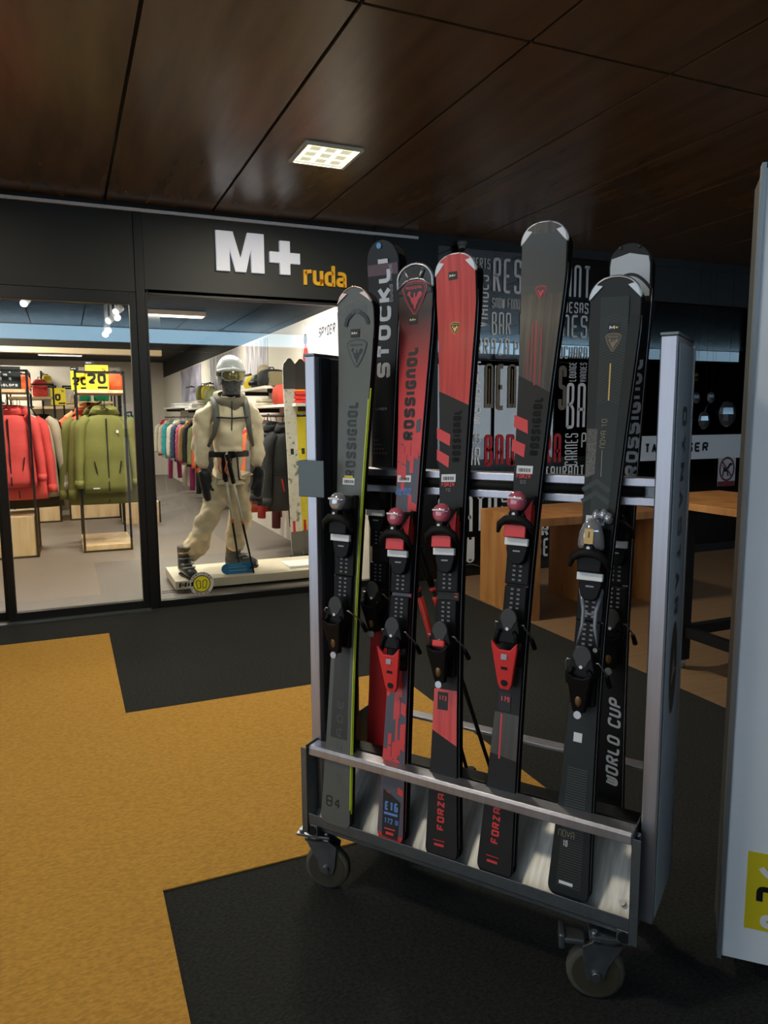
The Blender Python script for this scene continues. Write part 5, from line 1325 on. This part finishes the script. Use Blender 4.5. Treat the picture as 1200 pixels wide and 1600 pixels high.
# local coordinates from the hips: x right, y back, z up from the plinth
sh_z, hip_z = 1.49, .98
V = [(.045, 0, hip_z-.03), (.055, 0, 1.12), (.065, .0, 1.28), (.07, .01, 1.41), (.075, .02, 1.53), (.08, .015, 1.61),
     (-.06, .02, 1.475), (-.155, .03, 1.415), (-.195, .03, 1.17), (-.175, -.05, .93),
     (.205, .02, 1.475), (.295, .03, 1.415), (.32, .03, 1.17), (.325, -.02, .93),
     (.04, 0, .85)]
E_ = [(0, 1), (1, 2), (2, 3), (3, 4), (4, 5), (3, 6), (6, 7), (7, 8), (8, 9), (3, 10), (10, 11), (11, 12), (12, 13), (0, 14)]
Rr = [(.17, .125), (.165, .12), (.18, .13), (.165, .115), (.085, .085), (.075, .075), .1, .095, .078, .062, .1, .095, .076, .062, (.168, .125)]
jk = skinned('jacket', V, E_, Rr, TAN, man, disp=.06)
V = [(.045, .0, .93), (-.035, 0, .84), (-.10, -.03, .6), (-.23, -.09, .36), (-.35, -.135, .15), (.12, .01, .84), (.15, -.02, .55), (.13, .06, .33), (.11, .085, .15)]
E_ = [(0, 1), (1, 2), (2, 3), (3, 4), (0, 5), (5, 6), (6, 7), (7, 8)]
skinned('trousers', V, E_, [(.15, .12), .118, .105, .1, .104, .115, .104, .1, .1], TAN2, man, disp=.065)
# head: face, mask, helmet, goggles
HX, HY, HZ = .10, .0, 1.76
MB().ell((HX, HY, HZ), (.085, .105, .13), 18, 12).build('head', CBLACK, man)
MB().tube([(.08, .01, 1.55), (.09, .005, 1.68)], [.07, .062], 14).build('neck', CBLACK, man)
MB().loft([[Vector((HX+r_*math.cos(2*PI*k/18), HY-.01+r_*1.15*math.sin(2*PI*k/18), z)) for k in range(18)] for z, r_ in ((1.60, .078), (1.645, .08), (1.70, .086), (1.735, .088))], cap=False).build('face_mask', mat('mask_pattern', (70, 70, 72), .7, noise=.9, nscale=55), man)
HW = mat('helmet_white', (226, 228, 236), .25)
MB().ell((HX, HY+.01, HZ+.055), (.125, .145, .14), 22, 12, -.12).build('helmet', HW, man)
MB().tube([(HX-.118, HY-.03, HZ+.05), (HX-.08, HY-.115, HZ+.055), (HX, HY-.15, HZ+.06), (HX+.08, HY-.115, HZ+.055), (HX+.118, HY-.03, HZ+.05)], .014, 8).build('helmet_brim', HW, man)
for s in (-1, 1): MB().ell((HX+s*.1, HY+.015, HZ-.01), (.03, .055, .065), 12, 8).build('ear_pad', HW, man)
gl = MB(); n = 12
rings = []
for f, zt, zb in ((-1, .035, -.012), (-.75, .045, -.035), (-.35, .046, -.045), (0, .046, -.032), (.35, .046, -.045), (.75, .045, -.035), (1, .035, -.012)):
    x = HX+.098*f; y = HY-.075-.055*math.cos(f*1.35)
    rings.append([Vector((x, y-.004, HZ+zt)), Vector((x, y-.012, HZ+(zt+zb)/2)), Vector((x, y-.004, HZ+zb)), Vector((x, y+.03, HZ+zb)), Vector((x, y+.03, HZ+zt))])
gl.loft(rings).build('goggle_frame', mat('goggle_white', (206, 206, 208), .4), man)
rings = [[r_[0]+Vector((0, -.003, -.006)), r_[1]+Vector((0, -.004, 0)), r_[2]+Vector((0, -.003, .006))] for r_ in rings]
MB().loft(rings, cap=False, closed=False).build('goggle_lens', mat('lens_gold', (150, 140, 100), .12, .6), man, fixn=False)
MB().loft([[Vector((HX+.128*math.cos(2*PI*k/20), HY+.012+.147*math.sin(2*PI*k/20), z)) for k in range(20)] for z in (HZ+.0, HZ+.035)], cap=False).build('goggle_strap', BLACK, man)
# hood collar
MB().loft([[Vector((.085+r_*math.cos(2*PI*k/18), .03+r_*1.1*math.sin(2*PI*k/18), z-.04*math.sin(2*PI*k/18)*-1)) for k in range(18)] for z, r_ in ((1.50, .12), (1.56, .15), (1.61, .14), (1.60, .10))], cap=False).build('hood_collar', mat('cloth_tan_dark', (120, 112, 98), .7), man)
# zip, belt, straps, pack
def on_front(x, z, r_=.13): return Vector((x, -r_, z))
MB().tube([(.075, -.125, 1.54), (.068, -.15, 1.4), (.06, -.155, 1.28), (.055, -.145, 1.12), (.05, -.15, .98), (.045, -.15, .84)], .006, 6).build('zip', BLACK, man)
MB().loft([[Vector((.05+.19*math.cos(2*PI*k/22), .145*math.sin(2*PI*k/22)*1.03, z)) for k in range(22)] for z in (1.045, 1.095)], cap=False).build('hip_belt', BLACK, man)
MB().b2((.02, -.175, 1.04), (.08, -.145, 1.1)).build('buckle', PLASTIC, man, bevel=.006)
for s, x in ((-1, -.07), (1, .215)):
    MB().tube([(x, .09, 1.55), (x, -.0, 1.575), (x-s*.005, -.10, 1.50), (x-s*.005+.0, -.145, 1.38), (x+s*.02, -.12, 1.25), (x+s*.06, -.04, 1.14)], [.02, .026, .03, .028, .02, .014], 8, flat=.5).build('shoulder_strap', mat('strap_grey', (92, 92, 88), .6), man)
MB().tube([(-.07, -.155, 1.40), (.07, -.175, 1.39), (.21, -.15, 1.40)], .009, 6).build('chest_strap', BLACK, man)
MB().loft([[Vector((.07+.15*k1_*math.copysign(abs(math.cos(2*PI*k/16))**.6, math.cos(2*PI*k/16)), .21+.09*k1_*math.copysign(abs(math.sin(2*PI*k/16))**.6, math.sin(2*PI*k/16)), z)) for k in range(16)] for z, k1_ in ((1.02, .8), (1.1, 1), (1.4, 1), (1.52, .85), (1.56, .5))]).build('backpack', mat('pack_grey', (150, 150, 146), .7), man)
for s, a, b in ((-1, -.04, .95), (1, .1, .93)): MB().tube([(a, -.16, 1.06), (a+.01, -.165, .86), (a+.02, -.16, .84)], .008, 6).build('hanging_strap', BLACK, man)
# mittens
LEA = mat('black_leather', (24, 24, 28), .32, bump=.6, bscale=35)
def mitten(c, s, name='mitten'):
    c = Vector(c)
    verts = [c, c+Vector((0, -.005, -.08)), c+Vector((s*.012, -.015, -.17)), c+Vector((s*.018, -.022, -.25)), c+Vector((s*.02, -.03, -.30)), c+Vector((-s*-.045, -.03, -.17)), c+Vector((-s*-.085, -.04, -.215))]
    return skinned(name, verts, [(0, 1), (1, 2), (2, 3), (3, 4), (2, 5), (5, 6)], [(.075, .07), (.062, .058), (.06, .045), (.055, .04), (.034, .03), .026, .02], LEA, man)
mitten((-.175, -.055, .95), 1); mitten((.325, -.02, .95), -1)
# ski boots
SHELL = mat('boot_shell', (58, 60, 60), .28)
def boot(p, ang, name='ski_boot'):
    e = bpy.data.objects.new(name, None); COL.objects.link(e); e.parent = man; e.location = p; e.rotation_euler = (0, 0, ang)
    # toe points along -y
    rings = []
    for y, w, h in ((.1, .042, .10), (.05, .05, .12), (-.03, .052, .115), (-.1, .052, .09), (-.16, .048, .07), (-.195, .03, .05)):
        rings.append([Vector((w*math.cos(a), y, .018+h/2+h/2*math.sin(a))) for a in [2*PI*k/16 for k in range(16)]])
    MB().loft(rings).build('shell', SHELL, e)
    MB().loft([[Vector((r_*math.cos(a), yc+r_*1.25*math.sin(a), z)) for a in [2*PI*k/16 for k in range(16)]] for z, r_, yc in ((.07, .058, .04), (.16, .058, .03), (.25, .066, .012), (.27, .066, .008))]).build('cuff', SHELL, e)
    MB().b2((-.036, -.2, 0), (.036, .115, .022)).build('sole', PLASTIC, e, bevel=.006)
    for z, y, w in ((.215, -.055, .066), (.165, -.05, .062), (.12, -.085, .055), (.095, -.125, .052)):
        MB().tube([(-w, y+.05, z), (-w*.7, y, z+.006), (0, y-.022, z+.01), (w*.7, y, z+.006), (w, y+.05, z)], .0075, 6).build('buckle', SILVER, e)
boot((-.38, -.14, 0), R(10)); boot((.12, .09, 0), R(62))
t = thing('insole_sign', 'blue rounded insole-shaped sign lying by the boots on the plinth', 'sign', (1.37, 6.50, PZ), 0)
pl = [(-.13, 0), (.12, 0), (.12, .1), (-.1, .1)]+[(-.1-.055*math.sin(PI*k/8), .05+.05*math.cos(PI*k/8)) for k in range(1, 8)]
MB().prism([(-.1-.0, 0), (.13, .0), (.135, .1), (-.1, .1)]+[(-.1-.055*math.sin(PI*k/8), .05+.05*math.cos(PI*k/8)) for k in range(1, 8)], lambda a, b, h: (a, h, b), 0, .01).build('card', mat('sign_blue', (34, 116, 170), .5), t)
for i, (z_, w_) in enumerate(((.03, .16), (.06, .15), (.08, .12))): MB().b2((-.09, -.001, z_), (-.09+w_, -.0005, z_+.006)).build('print_line', mat('print_pale', (110, 190, 226), .5), t)
# ski poles held against the hip
def pole2(a, b, label):
    a = Vector(a); b = Vector(b); t = thing('ski_pole', label, 'ski pole', tuple(b), 0, 'ski poles beside the mannequin'); d = a-b; L_ = d.length; q = d.normalized(); p = lambda s: q*s
    MB().tube([p(0), p(L_*.42)], [.007, .011], 8).build('lower_shaft', PLASTIC, t)
    MB().tube([p(L_*.42), p(L_*.45)], .013, 8).build('joint_ring', mat('ring_orange', (206, 100, 52), .4), t)
    MB().tube([p(L_*.45), p(L_*.78)], .012, 8).build('upper_shaft', mat('pole_pale', (205, 202, 190), .4), t)
    MB().tube([p(L_*.76), p(L_*.8), p(L_*.97), p(L_)], [.017, .019, .018, .025], 10).build('grip', PLASTIC, t)
    MB().tube([p(.05), p(.058)], [.032, .028], 12).build('basket', PLASTIC, t)
    MB().tube([p(L_*.97), p(L_*.9)+Vector((-.05, -.02, -.03)), p(L_*.82)+Vector((-.03, -.02, 0))], .007, 6).build('wrist_strap', ORANGE, t)
pole2((1.26, 6.53, 1.20), (1.395, 6.56, PZ), 'left of the two ski poles standing before the mannequin'); pole2((1.30, 6.50, 1.18), (1.50, 6.47, PZ), 'right of the two ski poles standing before the mannequin')
# display skis near the right end of the window
def display_ski(x, y, L, w, m, top_m, label, lean=.05):
    t = thing('display_ski', label, 'ski', (x, y, .0), 0, 'display skis in the shop window')
    t.rotation_euler = (-.04, lean, 0)
    rings = []
    for i in range(41):
        f = i/40; s = .10+L*f; hw = w/2*(.92+.16*abs(f-.45))
        if f > .96: hw *= max(.05, 1-((f-.96)/.04)**2)**.5
        if f < .03: hw *= .8+.2*f/.03
        y_ = -.05*max(0, (f-.82)/.18)**2
        rings.append([Vector((-hw, y_-.006, s)), Vector((hw, y_-.006, s)), Vector((hw, y_+.006, s)), Vector((-hw, y_+.006, s))])
    MB().loft(rings, smooth=False).build('ski', m, t)
    k = [r_ for r_ in rings if r_[0].z > .10+L*.84]
    MB().loft([[p+Vector((0, -.0015, 0)) for p in r_[:2]] for r_ in k], cap=False, closed=False).build('tip_field', top_m, t, fixn=False)
    k = [r_ for r_ in rings if r_[0].z < .10+L*.13]
    MB().loft([[p+Vector((0, -.0015, 0)) for p in r_[:2]] for r_ in k], cap=False, closed=False).build('tail_field', GREYC, t, fixn=False)
    MB().b2((-w*.3, -.008, .10+L*.12), (-w*.08, -.0075, .10+L*.18)).build('red_mark', REDC, t); MB().b2((-.02, -.008, .1+L*.52), (.012, -.0075, .1+L*.55)).build('black_mark', INK, t)
    MB().b2((-.08, -.06, .0), (.08, .06, .10)).build('foot', PLASTIC_M, t, bevel=.015)
CAMO = ramp_mat('snow_camo', [(.36, (120, 120, 112)), (.42, (206, 202, 190)), (.62, (218, 214, 202)), (.7, (150, 148, 140))], None, 14, .5)
display_ski(2.12, 7.15, 1.98, .125, CAMO, mat('tip_charcoal', (56, 56, 58), .5), 'wide display ski with charcoal tip and snowy camouflage', -.02)
display_ski(2.25, 7.2, 1.98, .125, mat('ski_yellow', (226, 206, 40), .45), mat('tip_charcoal2', (40, 40, 42), .5), 'yellow display ski behind the trolley post', -.02)
# window sticker
t = thing('window_sticker', 'round yellow certified dealer sticker with SIDAS lettering on the shop glass', 'sticker', (0, YF+.012, 0))
p = on_y(315, 912, YF+.012); N = 28
def disc(r_, d): return MB().add([(p.x+r_*math.cos(2*PI*k/N), d, p.z+r_*math.sin(2*PI*k/N)) for k in range(N)], [tuple(range(N))])
disc(.098, -.001).build('outer_disc', mat('sticker_grey', (196, 192, 182), .5), t, fixn=False); disc(.072, -.002).build('yellow_disc', mat('sticker_lemon', (212, 204, 50), .5), t, fixn=False)
rg = MB()
for q in ribbon([(.068*math.cos(2*PI*k/N), .068*math.sin(2*PI*k/N)) for k in range(N+1)], .006): rg.add([(p.x+a.x, -.003, p.z+a.y) for a in q], [(0, 1, 2, 3)])
for s in (-1, 1):
    pts = [(s*.008, -.035), (s*.034, -.035), (s*.044, .018), (s*.03, .032), (s*.01, .022), (s*.008, -.035)]
    for q in ribbon(pts, .005): rg.add([(p.x+a.x, -.003, p.z+a.y) for a in q], [(0, 1, 2, 3)])
rg.build('foot_outline', INK, t, fixn=False)
def arc_text(s, r_, a0, a1, h):
    b = MB()
    for i, ch in enumerate(sans(s)):
        a = a0+(a1-a0)*i/(len(s)-1); rot = a-PI/2 if a0 > a1 else a+PI/2
        w_ = .0125
        for pl in G.get(ch, G['I']):
            for q in ribbon([((x-.5)*w_, (z-.5)*h) for x, z in pl], .003):
                b.add([(p.x+r_*math.cos(a)+k.x*math.cos(rot)-k.y*math.sin(rot), -.003, p.z+r_*math.sin(a)+k.x*math.sin(rot)+k.y*math.cos(rot)) for k in q], [(0, 1, 2, 3)])
    b.build('lettering', INK, t, fixn=False)
arc_text('CERTIFIED', .085, R(150), R(30), .015); arc_text('DEALER', .085, R(-125), R(-55), .015)
A = on_y(279, 918, YF+.012); text_mesh(MB(), sans('SIDAS'), lambda x, y, d: (A.x+x, -.003, A.z+y), .115, .036, .011, .25, .2, .2).build('lettering', INK, t, fixn=False)
for i in range(2): MB().b2((A.x-.13, -.003, A.z-.022-.014*i), (A.x+.11, -.0025, A.z-.017-.014*i)).build('small_print', mat('print_grey', (90, 88, 84), .5), t)

# ================================================================== RIGHT SIDE: WOODEN TABLES, RESTAURANT GOODS, DISPLAY BOARD
def slab_table(x0, x1, y0, y1, h, label):
    t = thing('wooden_table', label, 'table', (x0, y0, 0))
    w, d = x1-x0, y1-y0
    n = 4
    for i in range(n): MB().b2((0, d*i/n+.0008, h-.06), (w, d*(i+1)/n-.0008, h)).build('plank', OAK, t, bevel=.002)
    for x in (.0, .68, w-.07):
        for i in range(3): MB().b2((x, d*i/3+.0008, 0), (x+.07, d*(i+1)/3-.0008, h-.06)).build('leg_board', OAK, t, bevel=.002)
    return t
slab_table(3.07, 4.33, 4.40, 5.14, .76, 'solid oak table with board legs behind the trolley')
t = thing('high_table', 'high oak table on a black steel leg frame beside the trolley post', 'table', (3.28, .9, 0))
for i in range(4): MB().b2((.19*i+.001, 0, .955), (.19*(i+1)-.001, 2.75, .995)).build('plank', OAK, t, bevel=.002)
for y in (.25, 2.3):
    for x in (.03, .7):
        MB().b2((x-.03, y-.03, .06), (x+.03, y+.03, .955)).build('leg', FB, t); MB().tube([(x, y, 0), (x, y, .06)], .022, 12).build('foot', SILVER, t)
    MB().b2((.0, y-.025, .20), (.73, y+.025, .26)).build('stretcher', FB, t)
for x in (.03, .7): MB().b2((x-.02, .25, .20), (x+.02, 2.3, .26)).build('stretcher', FB, t)
# faceted ornaments hanging behind the restaurant glass
CH = mat('mirror_glass', (130, 136, 142), .12, .8)
for i, (px, py, r_) in enumerate(((1087, 588, .055), (1088, 622, .06), (1111, 621, .06), (1100, 657, .09), (1136, 647, .135))):
    p = on_y(px, py, 5.9); r_ *= .9; t = thing('hanging_ornament', ['smallest golden round ornament before the dark glass', 'left small faceted ornament of the middle pair', 'right small faceted ornament of the middle pair', 'medium faceted ornament below the pair', 'largest faceted round ornament in front of the dark glass'][i], 'ornament', tuple(p), 0, 'round ornaments before the dark glass')
    o = MB().ell((0, 0, 0), (r_, r_*.45, r_*1.15), 10, 6).build('facets', CH if i else mat('mirror_gold', (180, 160, 90), .1, 1.0), t)
    for q in o.data.polygons: q.use_smooth = False
    MB().tube([(0, 0, r_*1.1), (0, 0, ZC-p.z)], .0012, 5).build('thread', FB, t)
t = thing('string_lights', 'small warm string lights behind the dark restaurant glass', 'lights', tuple(on_y(1000, 590, 7.2)))
WG = mat('warm_glow', (255, 190, 90), .5, emit=12); b = MB(); r_ = random.Random(2)
for k in range(34):
    x = r_.uniform(-.06, .05) if k < 20 else r_.uniform(.0, .4); z = r_.uniform(-.32, .25) if k < 20 else .12+r_.uniform(-.06, .06)-.2*(x > .25)*r_.random()
    b.ell((x, r_.uniform(-.1, .1), z), (.009, .009, .009), 6, 4)
b.build('bulbs', WG, t); MB().tube([(.0, .0, -.32), (.02, .02, .2), (.2, 0, .13), (.4, 0, .1)], .003, 5).tube([(.02, .02, .2), (.02, .02, 3.03-on_y(1000, 590, 7.2).z)], .003, 5).build('wire', FB, t)
# added plant, stands in for tree silhouettes mirrored in the glass
t = thing('stand_in_plant', 'added dark plant standing in for trees mirrored in the restaurant glass', 'plant', (7.05, 6.55, 0))
MB().tube([(0, 0, 0), (0, 0, .45)], [.16, .2], 16).build('pot', PLASTIC_M, t); MB().tube([(0, 0, .45), (.03, 0, 1.2), (-.02, 0, 1.9)], [.025, .02, .012], 8).build('stem', mat('bark', (40, 32, 24), .8), t)
LFM = mat('dark_leaf', (26, 40, 26), .5); r_ = random.Random(5); b = MB()
for k in range(220):
    a = r_.uniform(0, 2*PI); rad = .45*r_.random()**.5; c = Vector((rad*math.cos(a), rad*math.sin(a)*.7, r_.uniform(1.55, 2.25))); d = Vector((r_.uniform(-1, 1), r_.uniform(-1, 1), r_.uniform(-.6, .8))).normalized()*.06; s_ = d.cross(Vector((0, 0, 1))).normalized()*.022
    b.add([c-d, c+s_, c+d, c-s_], [(0, 1, 2, 3)])
o = b.build('leaves', LFM, t, fixn=False); o['kind'] = 'stuff'

# tall white display board at the right edge
BA = R(-43.9)
P0 = on_z(1124, 1494, .06)
bd = thing('display_board', 'tall white display board with yellow web address panel at the right edge', 'display board', (P0.x, P0.y, 0), BA)
BW = mat('board_white', (230, 234, 240), .55, noise=.05, nscale=3)
MB().b2((.004, 0, .065), (.86, .012, 2.07)).build('front_sheet', BW, bd)
MB().b2((.0, .0, .06), (.86, .19, 2.078)).build('case', mat('board_case', (62, 64, 64), .5), bd, bevel=.002)
bpy.data.objects['case'].location = (0, .012, 0)
MB().b2((-.006, -.006, .058), (.004, .03, 2.082)).build('corner_profile', mat('board_profile', (150, 154, 156), .4, .7), bd)
MB().b2((.1, .04, 0), (.76, .17, .06)).build('foot', BLACK, bd)
MB().b2((.0535, -.002, .16), (.60, 0, .375)).build('yellow_panel', mat('board_yellow', (214, 196, 24), .55), bd)
for s, z, m, x in (('v', .305, WHITE, .078), ('n', .235, INK, .078), ('.', .17, WHITE, .068), ('c', .17, WHITE, .09)):
    text_mesh(MB(), s, lambda x_, y_, d, x=x, z=z: (x+x_, -.0035, z+y_), .055 if s != '.' else .016, .05, .015, .25, .2).build('lettering', m, bd, fixn=False)
